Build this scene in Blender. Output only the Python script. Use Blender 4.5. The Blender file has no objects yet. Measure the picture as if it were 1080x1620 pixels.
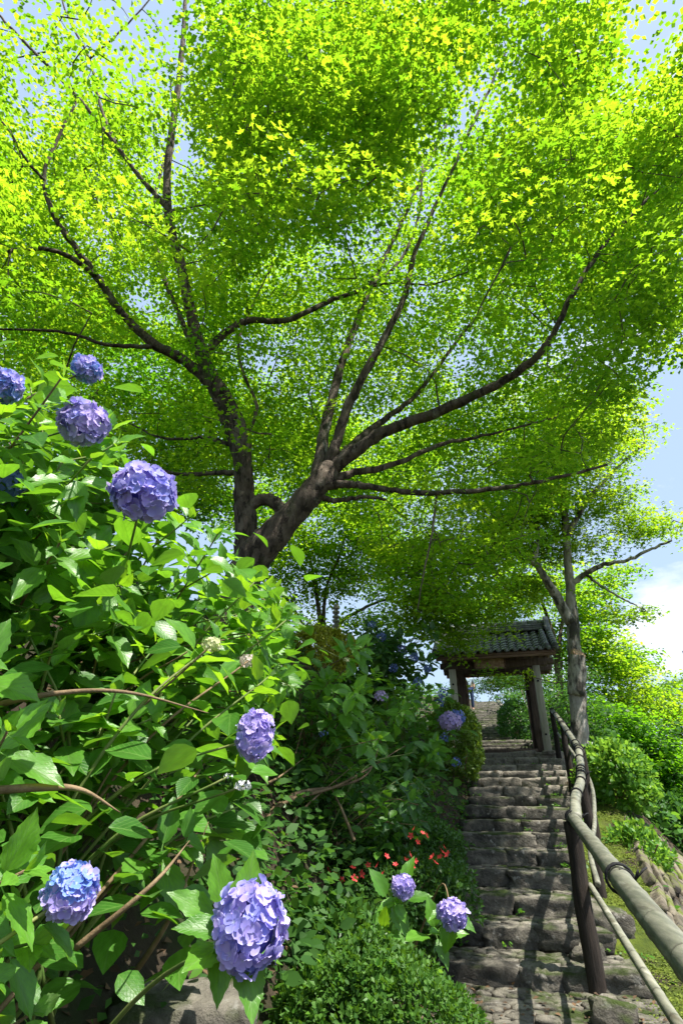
import bpy, bmesh, math, random
import numpy as np
from mathutils import Vector, Matrix, noise as mnoise

rng = np.random.default_rng(7)
random.seed(7)
scene = bpy.context.scene
COL = scene.collection
R = math.radians

# ------------------------------------------------------------------ camera, world, sun, exposure
EYE = np.array([0.0, 0.0, 1.27]); TILT = R(26.1); F = 900.0
cam_d = bpy.data.cameras.new('camera'); cam = bpy.data.objects.new('camera', cam_d); COL.objects.link(cam)
cam.location = EYE; cam.rotation_euler = (R(90) + TILT, 0, 0)
cam_d.sensor_fit = 'VERTICAL'; cam_d.sensor_height = 36.0; cam_d.lens = 20.0
cam_d.clip_start = 0.02; cam_d.clip_end = 2000
scene.camera = cam

SUN_DIR = Vector((0.38, -0.24, 0.89)).normalized()          # towards the sun
sun_el = math.asin(SUN_DIR.z); sun_az = math.atan2(SUN_DIR.x, SUN_DIR.y)
world = bpy.data.worlds.new('World'); scene.world = world; world.use_nodes = True
wn = world.node_tree; wn.nodes.clear()
def wnode(t, **k):
    n = wn.nodes.new(t)
    for a, b in k.items(): setattr(n, a, b)
    return n
w_out = wnode('ShaderNodeOutputWorld'); w_bg = wnode('ShaderNodeBackground')
w_sky = wnode('ShaderNodeTexSky', sky_type='NISHITA', sun_disc=False)
w_sky.sun_elevation = sun_el; w_sky.sun_rotation = sun_az
w_sky.air_density = 1.0; w_sky.dust_density = 1.6; w_sky.ozone_density = 1.0
w_tc = wnode('ShaderNodeTexCoord'); w_map = wnode('ShaderNodeMapping'); w_map.inputs['Scale'].default_value = (1, 1, 2.2); w_map.inputs['Location'].default_value = (0, 0, 0.55)
w_n = wnode('ShaderNodeTexNoise', noise_dimensions='4D'); w_n.inputs['W'].default_value = 10.8; w_n.inputs['Scale'].default_value = 3.1; w_n.inputs['Detail'].default_value = 9; w_n.inputs['Roughness'].default_value = 0.55
w_r = wnode('ShaderNodeValToRGB'); w_r.color_ramp.elements[0].position = 0.54; w_r.color_ramp.elements[1].position = 0.70
w_mx = wnode('ShaderNodeMixRGB'); w_mx.inputs['Color2'].default_value = (9.5, 9.7, 10.2, 1)
w_pale = wnode('ShaderNodeMixRGB'); w_pale.inputs['Fac'].default_value = 0.60; w_pale.inputs['Color2'].default_value = (4.6, 6.0, 7.9, 1)
L = wn.links.new
L(w_tc.outputs['Generated'], w_map.inputs['Vector']); L(w_map.outputs['Vector'], w_n.inputs['Vector'])
L(w_n.outputs['Fac'], w_r.inputs['Fac']); L(w_r.outputs['Color'], w_mx.inputs['Fac'])
L(w_sky.outputs['Color'], w_pale.inputs['Color1']); L(w_pale.outputs['Color'], w_mx.inputs['Color1'])
L(w_mx.outputs['Color'], w_bg.inputs['Color']); L(w_bg.outputs['Background'], w_out.inputs['Surface'])
w_bg.inputs['Strength'].default_value = 0.08

sd = bpy.data.lights.new('sun', 'SUN'); sd.energy = 5.0; sd.angle = R(0.5); sd.color = (1.0, 0.95, 0.86)
sun = bpy.data.objects.new('sun', sd); COL.objects.link(sun)
sun.rotation_euler = SUN_DIR.to_track_quat('Z', 'Y').to_euler(); sun.location = (6, -3, 14)

vs = scene.view_settings
vs.view_transform = 'Standard'; vs.look = 'None'; vs.exposure = 1.1; vs.gamma = 1.0; vs.use_curve_mapping = False
scene.render.engine = 'CYCLES'
cy = scene.cycles
cy.max_bounces = 9; cy.diffuse_bounces = 8; cy.glossy_bounces = 2; cy.transmission_bounces = 4; cy.transparent_max_bounces = 4
cy.use_denoising = True; cy.sample_clamp_indirect = 6.0; cy.caustics_reflective = False; cy.caustics_refractive = False

# ------------------------------------------------------------------ geometry helpers
CT, ST = math.cos(TILT), math.sin(TILT)
def P(px, py, Y):
    """the point at forward distance Y that the photograph shows at (px, py)"""
    u = (px - 540) / F; v = (810 - py) / F; k = Y / (CT - v * ST)
    return np.array([k * u, Y, EYE[2] + k * (ST + v * CT)])
def PD(px, py, D):
    """same with the distance D from the eye"""
    u = (px - 540) / F; v = (810 - py) / F
    d = np.array([u, CT - v * ST, ST + v * CT]); return EYE + d / np.linalg.norm(d) * D
def proj(p):
    q = np.asarray(p) - EYE
    f = q[..., 1] * CT + q[..., 2] * ST; v = -q[..., 1] * ST + q[..., 2] * CT
    f = np.where(f < 0.05, 0.05, f)
    return 540 + F * q[..., 0] / f, 810 - F * v / f

S0 = np.array([1.36, 5.1]); YAW = R(15.5)
AX = np.array([math.sin(YAW), math.cos(YAW)]); RX = np.array([math.cos(YAW), -math.sin(YAW)])
def to_local(x, y):
    dx = x - S0[0]; dy = y - S0[1]
    return dx * RX[0] + dy * RX[1], dx * AX[0] + dy * AX[1]
def W2(lx, ly):
    return S0[0] + lx * RX[0] + ly * AX[0], S0[1] + lx * RX[1] + ly * AX[1]
def W3(lx, ly, z):
    x, y = W2(lx, ly); return np.array([x, y, z])
RISE, RUN = 0.133, 0.591
def stair_line(ly):
    return np.interp(ly, [-200, 0, 0.02, 8.25, 9.7, 26, 60, 300], [0, 0, -0.02, 1.83, 1.97, 5.2, 7.5, 9.0])
def wall_edge(ly):
    return np.interp(ly, [-60, -0.5, 4, 9, 60], [0.95, 1.0, 1.38, 1.9, 3.0])
def smooth_noise(x, y, f, ph):
    return np.sin(x * f + ph) * np.cos(y * f * 1.13 + ph * 1.7) + 0.5 * np.sin(x * f * 2.3 + y * f * 1.9 + ph * 3)
def H(x, y):
    x = np.asarray(x, float); y = np.asarray(y, float)
    lx, ly = to_local(x, y)
    s = stair_line(ly)
    d = np.clip(-0.74 - lx, 0, None)
    g = np.interp(ly, [2.0, 6.5, 10, 100], [1.0, 0.62, 0.22, 0.15])
    bank = (1.3 * np.minimum(d, 2.3) + 0.2 * np.clip(d - 2.3, 0, 14)) * g
    e = np.clip(lx - wall_edge(ly), 0, None)
    drop = 1.05 * np.minimum(e, 1.9) + 0.22 * np.clip(e - 1.9, 0, 24)
    z = s + bank - drop
    off = np.clip(np.abs(lx) - 0.7, 0, 1)
    z = z + off * (0.05 * smooth_noise(x, y, 1.7, 0.4) + 0.02 * smooth_noise(x, y, 5.1, 2.0))
    return z

# ------------------------------------------------------------------ object helpers
def link(o, parent=None):
    COL.objects.link(o)
    if parent is not None: o.parent = parent
    return o
def tag(o, label=None, cat=None, group=None, kind=None):
    if label: o['label'] = label
    if cat: o['category'] = cat
    if group: o['group'] = group
    if kind: o['kind'] = kind
    return o
def thing(name, label, cat, loc, group=None, rotz=0.0):
    o = bpy.data.objects.new(name, None); o.location = loc; o.rotation_euler = (0, 0, rotz)
    o.empty_display_size = 0.2
    COL.objects.link(o); return tag(o, label, cat, group)
def mesh_np(name, verts, faces, mat, smooth=False, rnd=None, uv=None):
    """faces: (n,k) int array, or list of such arrays"""
    if not isinstance(faces, list) or np.isscalar(faces[0][0]): faces = [np.asarray(faces)]
    faces = [np.asarray(f, np.int32) for f in faces if len(f)]
    me = bpy.data.meshes.new(name)
    v = np.ascontiguousarray(verts, np.float32)
    me.vertices.add(len(v)); me.vertices.foreach_set('co', v.ravel())
    idx = np.concatenate([f.ravel() for f in faces]); tot = np.concatenate([np.full(len(f), f.shape[1], np.int32) for f in faces])
    st = np.concatenate([[0], np.cumsum(tot)[:-1]]).astype(np.int32)
    me.loops.add(len(idx)); me.loops.foreach_set('vertex_index', idx.astype(np.int32))
    me.polygons.add(len(tot)); me.polygons.foreach_set('loop_start', st)
    me.update(calc_edges=True)
    if smooth: me.polygons.foreach_set('use_smooth', np.ones(len(tot), bool))
    if rnd is not None:
        a = me.attributes.new('rnd', 'FLOAT', 'POINT'); a.data.foreach_set('value', np.ascontiguousarray(rnd, np.float32))
    if uv is not None:
        a = me.uv_layers.new(name='UVMap'); a.data.foreach_set('uv', np.ascontiguousarray(np.asarray(uv, np.float32)[idx]).ravel())
    if mat is not None: me.materials.append(mat)
    return me
def part(name, me, parent=None, loc=(0, 0, 0), kind=None, label=None):
    o = bpy.data.objects.new(name, me); o.location = loc; link(o, parent)
    if kind: o['kind'] = kind
    if label: o['label'] = label
    return o
def euler_mats(rx, ry, rz):
    cx, sx, cy_, sy, cz, sz = np.cos(rx), np.sin(rx), np.cos(ry), np.sin(ry), np.cos(rz), np.sin(rz)
    m = np.empty((len(rx), 3, 3))
    m[:, 0, 0] = cz * cy_; m[:, 0, 1] = cz * sy * sx - sz * cx; m[:, 0, 2] = cz * sy * cx + sz * sx
    m[:, 1, 0] = sz * cy_; m[:, 1, 1] = sz * sy * sx + cz * cx; m[:, 1, 2] = sz * sy * cx - cz * sx
    m[:, 2, 0] = -sy; m[:, 2, 1] = cy_ * sx; m[:, 2, 2] = cy_ * cx
    return m
def unit(v):
    v = np.asarray(v, float); n = np.linalg.norm(v, axis=-1, keepdims=True); return v / np.where(n < 1e-9, 1, n)
def frames(ydir, up):
    """rotation matrices whose local +Y runs along ydir and local +Z lies near up"""
    y = unit(ydir); x = np.cross(y, up); bad = np.linalg.norm(x, axis=-1) < 1e-4
    if np.any(bad): x[bad] = np.cross(y[bad], np.array([0.3, 0.9, 0.2]))
    x = unit(x); z = np.cross(x, y)
    return np.stack([x, y, z], axis=-1)
def scatter(tv, tf, pos, mats, scale):
    n, m = len(pos), len(tv)
    v = np.einsum('nij,mj->nmi', mats, tv) * np.asarray(scale)[:, None, None] + np.asarray(pos)[:, None, :]
    f = (np.arange(n)[:, None, None] * m + np.asarray(tf)[None]).reshape(-1, np.asarray(tf).shape[1])
    return v.reshape(-1, 3), f
def catmull(pts, n):
    p = np.asarray(pts, float)
    if len(p) < 3: 
        t = np.linspace(0, 1, n)[:, None]; return p[0] * (1 - t) + p[-1] * t
    q = np.vstack([2 * p[0] - p[1], p, 2 * p[-1] - p[-2]]); out = []
    ts = np.linspace(0, len(p) - 1, n)
    for t in ts:
        i = min(int(t), len(p) - 2); f = t - i
        a, b, c, d = q[i], q[i + 1], q[i + 2], q[i + 3]
        out.append(0.5 * (2 * b + (c - a) * f + (2 * a - 5 * b + 4 * c - d) * f * f + (3 * b - a - 3 * c + d) * f ** 3))
    return np.array(out)
class MB:
    """collects quads and triangles; builds ONE mesh"""
    def __init__(s): s.v = []; s.q = []; s.t = []; s.n = 0; s.r = []
    def add(s, v, q=None, t=None, r=0.5):
        v = np.asarray(v, float)
        if q is not None and len(q): s.q.append(np.asarray(q, int) + s.n)
        if t is not None and len(t): s.t.append(np.asarray(t, int) + s.n)
        s.v.append(v); s.n += len(v); s.r.append(np.full(len(v), r) if np.isscalar(r) else r)
    def tube(s, pts, rad, sides=8, rough=0.0, cap=True, r=0.5):
        p = np.asarray(pts, float); n = len(p)
        rad = np.broadcast_to(np.asarray(rad, float), (n,))
        tan = unit(np.gradient(p, axis=0)); ref = np.array([0.0, 0.0, 1.0]) if abs(tan[0][2]) < 0.9 else np.array([1.0, 0, 0])
        nx = unit(np.cross(tan[0], ref)); a = np.linspace(0, 2 * np.pi, sides, endpoint=False); rings = []
        for i in range(n):
            nx = unit(nx - tan[i] * np.dot(nx, tan[i])); ny = np.cross(tan[i], nx)
            k = rad[i] * np.ones(sides)
            if rough:
                fq = 0.55 / max(rad[i], 0.02)
                k = k * (1 + rough * np.array([mnoise.noise(Vector(p[i] * fq * 0.5 + (np.cos(t_) * nx + np.sin(t_) * ny) * 1.6)) for t_ in a]))
            rings.append(p[i] + np.outer(np.cos(a) * k, nx) + np.outer(np.sin(a) * k, ny))
        v = np.vstack(rings); i = np.arange(n - 1)[:, None] * sides; j = np.arange(sides)[None]
        q = np.stack([i + j, i + (j + 1) % sides, i + sides + (j + 1) % sides, i + sides + j], -1).reshape(-1, 4)
        t = []
        if cap:
            v = np.vstack([v, p[0], p[-1]]); b = n * sides
            for k in range(sides):
                t.append((b, (k + 1) % sides, k)); t.append((b + 1, b - sides + k, b - sides + (k + 1) % sides))
        s.add(v, q, t, r)
    def box(s, c, size, m=None, bev=0.0, r=0.5):
        hx, hy, hz = np.asarray(size) / 2
        if bev <= 0:
            v = np.array([(x, y, z) for x in (-hx, hx) for y in (-hy, hy) for z in (-hz, hz)])
            q = [(0, 1, 3, 2), (4, 6, 7, 5), (0, 4, 5, 1), (2, 3, 7, 6), (0, 2, 6, 4), (1, 5, 7, 3)]; t = None
        else:
            bm = bmesh.new(); bmesh.ops.create_cube(bm, size=1)
            for w in bm.verts: w.co = Vector((w.co.x * size[0], w.co.y * size[1], w.co.z * size[2]))
            bmesh.ops.bevel(bm, geom=bm.edges[:], offset=bev, segments=1, affect='EDGES'); bm.verts.index_update()
            v = np.array([w.co[:] for w in bm.verts]); q = [[w.index for w in f.verts] for f in bm.faces if len(f.verts) == 4]
            t = [[w.index for w in f.verts] for f in bm.faces if len(f.verts) == 3]; bm.free()
        if m is not None: v = v @ np.asarray(m).T
        s.add(v + np.asarray(c), q, t, r)
    def mesh(s, name, mat, smooth=False, sub=(0, 0, 0)):
        fs = []
        if s.q: fs.append(np.vstack(s.q))
        if s.t: fs.append(np.vstack(s.t))
        return mesh_np(name, np.vstack(s.v) - np.asarray(sub), fs, mat, smooth, rnd=np.concatenate(s.r))

# ------------------------------------------------------------------ materials
def new_mat(name):
    m = bpy.data.materials.new(name); m.use_nodes = True; nt = m.node_tree; nt.nodes.clear(); return m, nt
def nd(nt, t, ins=None, **k):
    n = nt.nodes.new(t)
    for a, b in k.items(): setattr(n, a, b)
    for a, b in (ins or {}).items(): n.inputs[a].default_value = b
    return n
def c4(c): return (c[0], c[1], c[2], 1)
def ramp(nt, stops):
    n = nt.nodes.new('ShaderNodeValToRGB'); e = n.color_ramp.elements
    while len(e) < len(stops): e.new(0.5)
    for el, (p, c) in zip(e, stops): el.position = p; el.color = c4(c) if len(c) == 3 else c
    return n
def leaf_mat(name, dark, light, trans, rough=0.42, mix=0.42, per_object=False, veins=False, spec=0.35, trans2=None):
    m, nt = new_mat(name); Lk = nt.links.new
    out = nd(nt, 'ShaderNodeOutputMaterial'); ms = nd(nt, 'ShaderNodeMixShader', {'Fac': mix})
    pr = nd(nt, 'ShaderNodeBsdfPrincipled', {'Roughness': rough, 'Specular IOR Level': spec}); tr = nd(nt, 'ShaderNodeBsdfTranslucent')
    if per_object:
        src = nd(nt, 'ShaderNodeObjectInfo').outputs['Random']
    else:
        src = nd(nt, 'ShaderNodeAttribute', attribute_name='rnd').outputs['Fac']
    r1 = ramp(nt, [(0.0, dark), (1.0, light)]); Lk(src, r1.inputs['Fac'])
    hs = nd(nt, 'ShaderNodeHueSaturation', {'Color': c4(trans)}); mr = nd(nt, 'ShaderNodeMapRange', {'From Min': 0, 'From Max': 1, 'To Min': 0.75, 'To Max': 1.25})
    Lk(src, mr.inputs['Value']); Lk(mr.outputs['Result'], hs.inputs['Value'])
    if trans2:
        rt = ramp(nt, [(0.0, trans), (1.0, trans2)]); Lk(src, rt.inputs['Fac']); Lk(rt.outputs['Color'], hs.inputs['Color'])
    col = r1.outputs['Color']; tcol = hs.outputs['Color']
    if veins:
        uv = nd(nt, 'ShaderNodeUVMap', uv_map='UVMap'); sx = nd(nt, 'ShaderNodeSeparateXYZ'); Lk(uv.outputs['UV'], sx.inputs['Vector'])
        ab = nd(nt, 'ShaderNodeMath', operation='ABSOLUTE'); Lk(sx.outputs['X'], ab.inputs[0])
        mu = nd(nt, 'ShaderNodeMath', {1: -0.55}, operation='MULTIPLY_ADD'); Lk(ab.outputs[0], mu.inputs[0]); Lk(sx.outputs['Y'], mu.inputs[2])
        mul = nd(nt, 'ShaderNodeMath', {1: 44.0}, operation='MULTIPLY'); Lk(mu.outputs[0], mul.inputs[0])
        si = nd(nt, 'ShaderNodeMath', operation='COSINE'); Lk(mul.outputs[0], si.inputs[0])
        vr = nd(nt, 'ShaderNodeMapRange', {'From Min': 0.80, 'From Max': 1.0}); Lk(si.outputs[0], vr.inputs['Value'])
        mid = nd(nt, 'ShaderNodeMapRange', {'From Min': 0.07, 'From Max': 0.02}); Lk(ab.outputs[0], mid.inputs['Value'])
        mx = nd(nt, 'ShaderNodeMath', operation='MAXIMUM'); Lk(vr.outputs[0], mx.inputs[0]); Lk(mid.outputs[0], mx.inputs[1])
        cm = nd(nt, 'ShaderNodeMixRGB', {'Color2': (0.17, 0.30, 0.07, 1)}); fm = nd(nt, 'ShaderNodeMath', {1: 0.45}, operation='MULTIPLY'); Lk(mx.outputs[0], fm.inputs[0])
        Lk(fm.outputs[0], cm.inputs['Fac']); Lk(col, cm.inputs['Color1']); col = cm.outputs['Color']
        w4 = nd(nt, 'ShaderNodeMath', {1: 37.0}, operation='MULTIPLY'); Lk(src, w4.inputs[0])
        n4 = nd(nt, 'ShaderNodeTexNoise', {'Scale': 2.6, 'Detail': 6.0, 'Roughness': 0.6}, noise_dimensions='4D'); Lk(uv.outputs['UV'], n4.inputs['Vector']); Lk(w4.outputs[0], n4.inputs['W'])
        mot = nd(nt, 'ShaderNodeMapRange', {'From Min': 0.3, 'From Max': 0.7, 'To Min': 0.72, 'To Max': 1.25}); Lk(n4.outputs['Fac'], mot.inputs['Value'])
        spt = nd(nt, 'ShaderNodeMapRange', {'From Min': 0.685, 'From Max': 0.73, 'To Max': 0.85}); Lk(n4.outputs['Fac'], spt.inputs['Value'])
        h1 = nd(nt, 'ShaderNodeHueSaturation'); Lk(mot.outputs[0], h1.inputs['Value']); Lk(col, h1.inputs['Color'])
        b1 = nd(nt, 'ShaderNodeMixRGB', {'Color2': (0.13, 0.075, 0.025, 1)}); Lk(spt.outputs[0], b1.inputs['Fac']); Lk(h1.outputs[0], b1.inputs['Color1']); col = b1.outputs['Color']
        t1 = nd(nt, 'ShaderNodeMixRGB', {'Color2': (0.13, 0.36, 0.01, 1)}); t1f = nd(nt, 'ShaderNodeMath', {1: 0.55}, operation='MULTIPLY'); Lk(mx.outputs[0], t1f.inputs[0]); Lk(t1f.outputs[0], t1.inputs['Fac']); Lk(tcol, t1.inputs['Color1'])
        h2 = nd(nt, 'ShaderNodeHueSaturation'); Lk(mot.outputs[0], h2.inputs['Value']); Lk(t1.outputs[0], h2.inputs['Color'])
        b2 = nd(nt, 'ShaderNodeMixRGB', {'Color2': (0.10, 0.06, 0.01, 1)}); Lk(spt.outputs[0], b2.inputs['Fac']); Lk(h2.outputs[0], b2.inputs['Color1']); tcol = b2.outputs['Color']
        no = nd(nt, 'ShaderNodeTexNoise', {'Scale': 9.0, 'Detail': 4.0}); Lk(uv.outputs['UV'], no.inputs['Vector'])
        ad = nd(nt, 'ShaderNodeMath', {1: -0.35}, operation='MULTIPLY_ADD'); Lk(mx.outputs[0], ad.inputs[0]); Lk(no.outputs['Fac'], ad.inputs[2])
        bp = nd(nt, 'ShaderNodeBump', {'Strength': 0.28, 'Distance': 0.003}); Lk(ad.outputs[0], bp.inputs['Height']); Lk(bp.outputs['Normal'], pr.inputs['Normal'])
        ge = nd(nt, 'ShaderNodeNewGeometry'); bk = nd(nt, 'ShaderNodeMixRGB', {'Color2': (0.13, 0.22, 0.08, 1)}); Lk(ge.outputs['Backfacing'], bk.inputs['Fac']); Lk(col, bk.inputs['Color1']); col = bk.outputs['Color']
    Lk(col, pr.inputs['Base Color']); Lk(tcol, tr.inputs['Color'])
    Lk(pr.outputs[0], ms.inputs[1]); Lk(tr.outputs[0], ms.inputs[2]); Lk(ms.outputs[0], out.inputs['Surface']); return m
def noise_mat(name, stops, scale=6.0, detail=8.0, rough=0.85, bump=0.4, dist=0.02, stretch=(1, 1, 1), extra=None, spec=0.25, coord='Object', dscale=None, attr=None):
    """colour ramp over noise, optional second layer extra=(colour, scale, lo, hi[, up]) mixed on top"""
    m, nt = new_mat(name); Lk = nt.links.new
    out = nd(nt, 'ShaderNodeOutputMaterial'); pr = nd(nt, 'ShaderNodeBsdfPrincipled', {'Roughness': rough, 'Specular IOR Level': spec})
    tc = nd(nt, 'ShaderNodeTexCoord'); mp = nd(nt, 'ShaderNodeMapping', {'Scale': stretch})
    if coord == 'World':
        ge = nd(nt, 'ShaderNodeNewGeometry'); Lk(ge.outputs['Position'], mp.inputs['Vector'])
    else: Lk(tc.outputs[coord], mp.inputs['Vector'])
    n = nd(nt, 'ShaderNodeTexNoise', {'Scale': scale, 'Detail': detail, 'Roughness': 0.62}); Lk(mp.outputs[0], n.inputs['Vector'])
    rp = ramp(nt, stops); Lk(n.outputs['Fac'], rp.inputs['Fac']); col = rp.outputs['Color']
    for ex in (extra or []):
        n2 = nd(nt, 'ShaderNodeTexNoise', {'Scale': ex[1], 'Detail': 6.0, 'Roughness': 0.6}); Lk(mp.outputs[0], n2.inputs['Vector'])
        r2 = nd(nt, 'ShaderNodeMapRange', {'From Min': ex[2], 'From Max': ex[3]}); Lk(n2.outputs['Fac'], r2.inputs['Value'])
        fac = r2.outputs[0]
        if len(ex) > 4:
            g2 = nd(nt, 'ShaderNodeNewGeometry'); sp = nd(nt, 'ShaderNodeSeparateXYZ'); Lk(g2.outputs['Normal'], sp.inputs[0])
            mr = nd(nt, 'ShaderNodeMapRange', {'From Min': ex[4], 'From Max': ex[4] + 0.4}); Lk(sp.outputs['Z'], mr.inputs['Value'])
            mm = nd(nt, 'ShaderNodeMath', operation='MULTIPLY'); Lk(fac, mm.inputs[0]); Lk(mr.outputs[0], mm.inputs[1]); fac = mm.outputs[0]
        mx = nd(nt, 'ShaderNodeMixRGB', {'Color2': c4(ex[0])}); Lk(fac, mx.inputs['Fac']); Lk(col, mx.inputs['Color1']); col = mx.outputs['Color']
    if attr:
        at = nd(nt, 'ShaderNodeAttribute', attribute_name='rnd'); mx = nd(nt, 'ShaderNodeMixRGB', {'Color2': c4(attr)}); Lk(at.outputs['Fac'], mx.inputs['Fac']); Lk(col, mx.inputs['Color1']); col = mx.outputs['Color']
    oi = nd(nt, 'ShaderNodeObjectInfo'); hv = nd(nt, 'ShaderNodeMapRange', {'To Min': 0.78, 'To Max': 1.2}); Lk(oi.outputs['Random'], hv.inputs['Value'])
    hs = nd(nt, 'ShaderNodeHueSaturation'); Lk(hv.outputs[0], hs.inputs['Value']); Lk(col, hs.inputs['Color'])
    Lk(hs.outputs['Color'], pr.inputs['Base Color'])
    if bump:
        n3 = nd(nt, 'ShaderNodeTexNoise', {'Scale': dscale or scale * 2.5, 'Detail': 9.0, 'Roughness': 0.7}); Lk(mp.outputs[0], n3.inputs['Vector'])
        b = nd(nt, 'ShaderNodeBump', {'Strength': bump, 'Distance': dist}); Lk(n3.outputs['Fac'], b.inputs['Height']); Lk(b.outputs['Normal'], pr.inputs['Normal'])
    Lk(pr.outputs[0], out.inputs['Surface']); return m
def petal_mat(name, a, b, trans, per_object=True, mix=0.3):
    m, nt = new_mat(name); Lk = nt.links.new
    out = nd(nt, 'ShaderNodeOutputMaterial'); ms = nd(nt, 'ShaderNodeMixShader', {'Fac': mix})
    df = nd(nt, 'ShaderNodeBsdfPrincipled', {'Roughness': 0.6, 'Specular IOR Level': 0.2}); tr = nd(nt, 'ShaderNodeBsdfTranslucent', {'Color': c4(trans)})
    src = nd(nt, 'ShaderNodeObjectInfo').outputs['Random'] if per_object else nd(nt, 'ShaderNodeAttribute', attribute_name='rnd').outputs['Fac']
    rp = ramp(nt, [(0.0, a), (1.0, b)]); Lk(src, rp.inputs['Fac']); col = rp.outputs['Color']
    if per_object:
        uv = nd(nt, 'ShaderNodeUVMap', uv_map='UVMap'); sx = nd(nt, 'ShaderNodeSeparateXYZ'); Lk(uv.outputs['UV'], sx.inputs['Vector'])
        mr = nd(nt, 'ShaderNodeMapRange', {'From Min': 0.82, 'From Max': 1.0, 'To Max': 0.5}); Lk(sx.outputs['Y'], mr.inputs['Value'])
        mx = nd(nt, 'ShaderNodeMixRGB', {'Color2': (0.72, 0.70, 0.90, 1)}); Lk(mr.outputs[0], mx.inputs['Fac']); Lk(col, mx.inputs['Color1']); col = mx.outputs['Color']
        c2 = nd(nt, 'ShaderNodeMapRange', {'From Min': 0.22, 'From Max': 0.0, 'To Max': 0.7}); Lk(sx.outputs['Y'], c2.inputs['Value'])
        m2 = nd(nt, 'ShaderNodeMixRGB', {'Color2': (0.55, 0.62, 0.60, 1)}); Lk(c2.outputs[0], m2.inputs['Fac']); Lk(col, m2.inputs['Color1']); col = m2.outputs['Color']
    Lk(col, df.inputs['Base Color'])
    Lk(df.outputs[0], ms.inputs[1]); Lk(tr.outputs[0], ms.inputs[2]); Lk(ms.outputs[0], out.inputs['Surface']); return m

M = {}
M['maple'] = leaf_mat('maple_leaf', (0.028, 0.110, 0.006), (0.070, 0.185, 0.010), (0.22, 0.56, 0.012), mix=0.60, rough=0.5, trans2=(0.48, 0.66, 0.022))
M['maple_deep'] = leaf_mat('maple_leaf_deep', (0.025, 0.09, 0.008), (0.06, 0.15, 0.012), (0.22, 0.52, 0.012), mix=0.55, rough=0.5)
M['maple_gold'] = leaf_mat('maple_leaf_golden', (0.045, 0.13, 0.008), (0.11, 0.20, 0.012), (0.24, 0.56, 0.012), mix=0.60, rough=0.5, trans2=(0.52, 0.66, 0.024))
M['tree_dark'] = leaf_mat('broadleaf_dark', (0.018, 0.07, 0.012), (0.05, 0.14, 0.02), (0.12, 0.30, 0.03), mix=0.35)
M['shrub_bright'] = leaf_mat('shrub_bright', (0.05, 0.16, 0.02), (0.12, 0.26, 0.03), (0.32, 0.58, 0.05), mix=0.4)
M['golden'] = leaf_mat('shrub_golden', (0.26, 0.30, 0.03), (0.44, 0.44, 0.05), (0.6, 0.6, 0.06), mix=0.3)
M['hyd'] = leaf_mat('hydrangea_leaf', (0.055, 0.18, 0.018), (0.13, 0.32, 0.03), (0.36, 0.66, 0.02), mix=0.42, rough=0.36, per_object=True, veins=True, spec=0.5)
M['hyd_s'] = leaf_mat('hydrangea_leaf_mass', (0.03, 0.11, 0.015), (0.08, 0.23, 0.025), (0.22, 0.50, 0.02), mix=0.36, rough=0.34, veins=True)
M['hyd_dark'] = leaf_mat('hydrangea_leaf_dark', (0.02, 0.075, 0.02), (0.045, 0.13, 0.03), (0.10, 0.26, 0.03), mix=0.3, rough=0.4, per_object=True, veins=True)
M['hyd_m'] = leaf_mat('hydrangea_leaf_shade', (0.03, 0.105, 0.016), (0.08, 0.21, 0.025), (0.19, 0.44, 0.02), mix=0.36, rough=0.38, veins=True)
M['ivy'] = leaf_mat('ivy_leaf', (0.018, 0.06, 0.012), (0.05, 0.13, 0.02), (0.12, 0.28, 0.03), mix=0.3, rough=0.6, spec=0.2)
M['azalea'] = leaf_mat('azalea_leaf', (0.022, 0.075, 0.014), (0.06, 0.15, 0.02), (0.14, 0.30, 0.03), mix=0.25, rough=0.4)
M['box'] = leaf_mat('clipped_leaf', (0.025, 0.085, 0.012), (0.085, 0.19, 0.025), (0.16, 0.34, 0.02), mix=0.28, rough=0.55, spec=0.25)
M['hedge'] = leaf_mat('hedge_leaf', (0.05, 0.12, 0.012), (0.18, 0.28, 0.03), (0.28, 0.42, 0.03), mix=0.28, rough=0.4)
M['fern'] = leaf_mat('fern_leaf', (0.03, 0.11, 0.012), (0.08, 0.2, 0.02), (0.2, 0.42, 0.03), mix=0.4)
M['litter'] = leaf_mat('dead_leaf', (0.05, 0.03, 0.016), (0.17, 0.10, 0.05), (0.1, 0.06, 0.02), mix=0.1, rough=0.8)
M['moss'] = leaf_mat('moss_tuft', (0.07, 0.11, 0.012), (0.17, 0.22, 0.02), (0.2, 0.26, 0.02), mix=0.2, rough=0.8)
M['lav'] = petal_mat('petal_lavender', (0.24, 0.27, 0.66), (0.50, 0.40, 0.78), (0.48, 0.46, 0.88))
M['lilac'] = petal_mat('petal_lilac', (0.36, 0.30, 0.70), (0.56, 0.46, 0.82), (0.6, 0.5, 0.88))
M['blue'] = petal_mat('petal_blue', (0.12, 0.26, 0.64), (0.30, 0.36, 0.74), (0.26, 0.42, 0.85))
M['lav_s'] = petal_mat('petal_lavender_small', (0.16, 0.17, 0.52), (0.32, 0.29, 0.68), (0.4, 0.36, 0.8), per_object=False)
M['blue_s'] = petal_mat('petal_blue_small', (0.10, 0.15, 0.45), (0.20, 0.24, 0.58), (0.2, 0.3, 0.7), per_object=False)
M['lilac_s'] = petal_mat('petal_lilac_small', (0.34, 0.26, 0.55), (0.55, 0.42, 0.70), (0.5, 0.4, 0.7), per_object=False)
M['cream_s'] = petal_mat('petal_cream_small', (0.45, 0.50, 0.22), (0.70, 0.68, 0.48), (0.6, 0.6, 0.3), per_object=False)
M['white_s'] = petal_mat('petal_white_small', (0.60, 0.62, 0.66), (0.80, 0.80, 0.82), (0.7, 0.7, 0.7), per_object=False)
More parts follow.
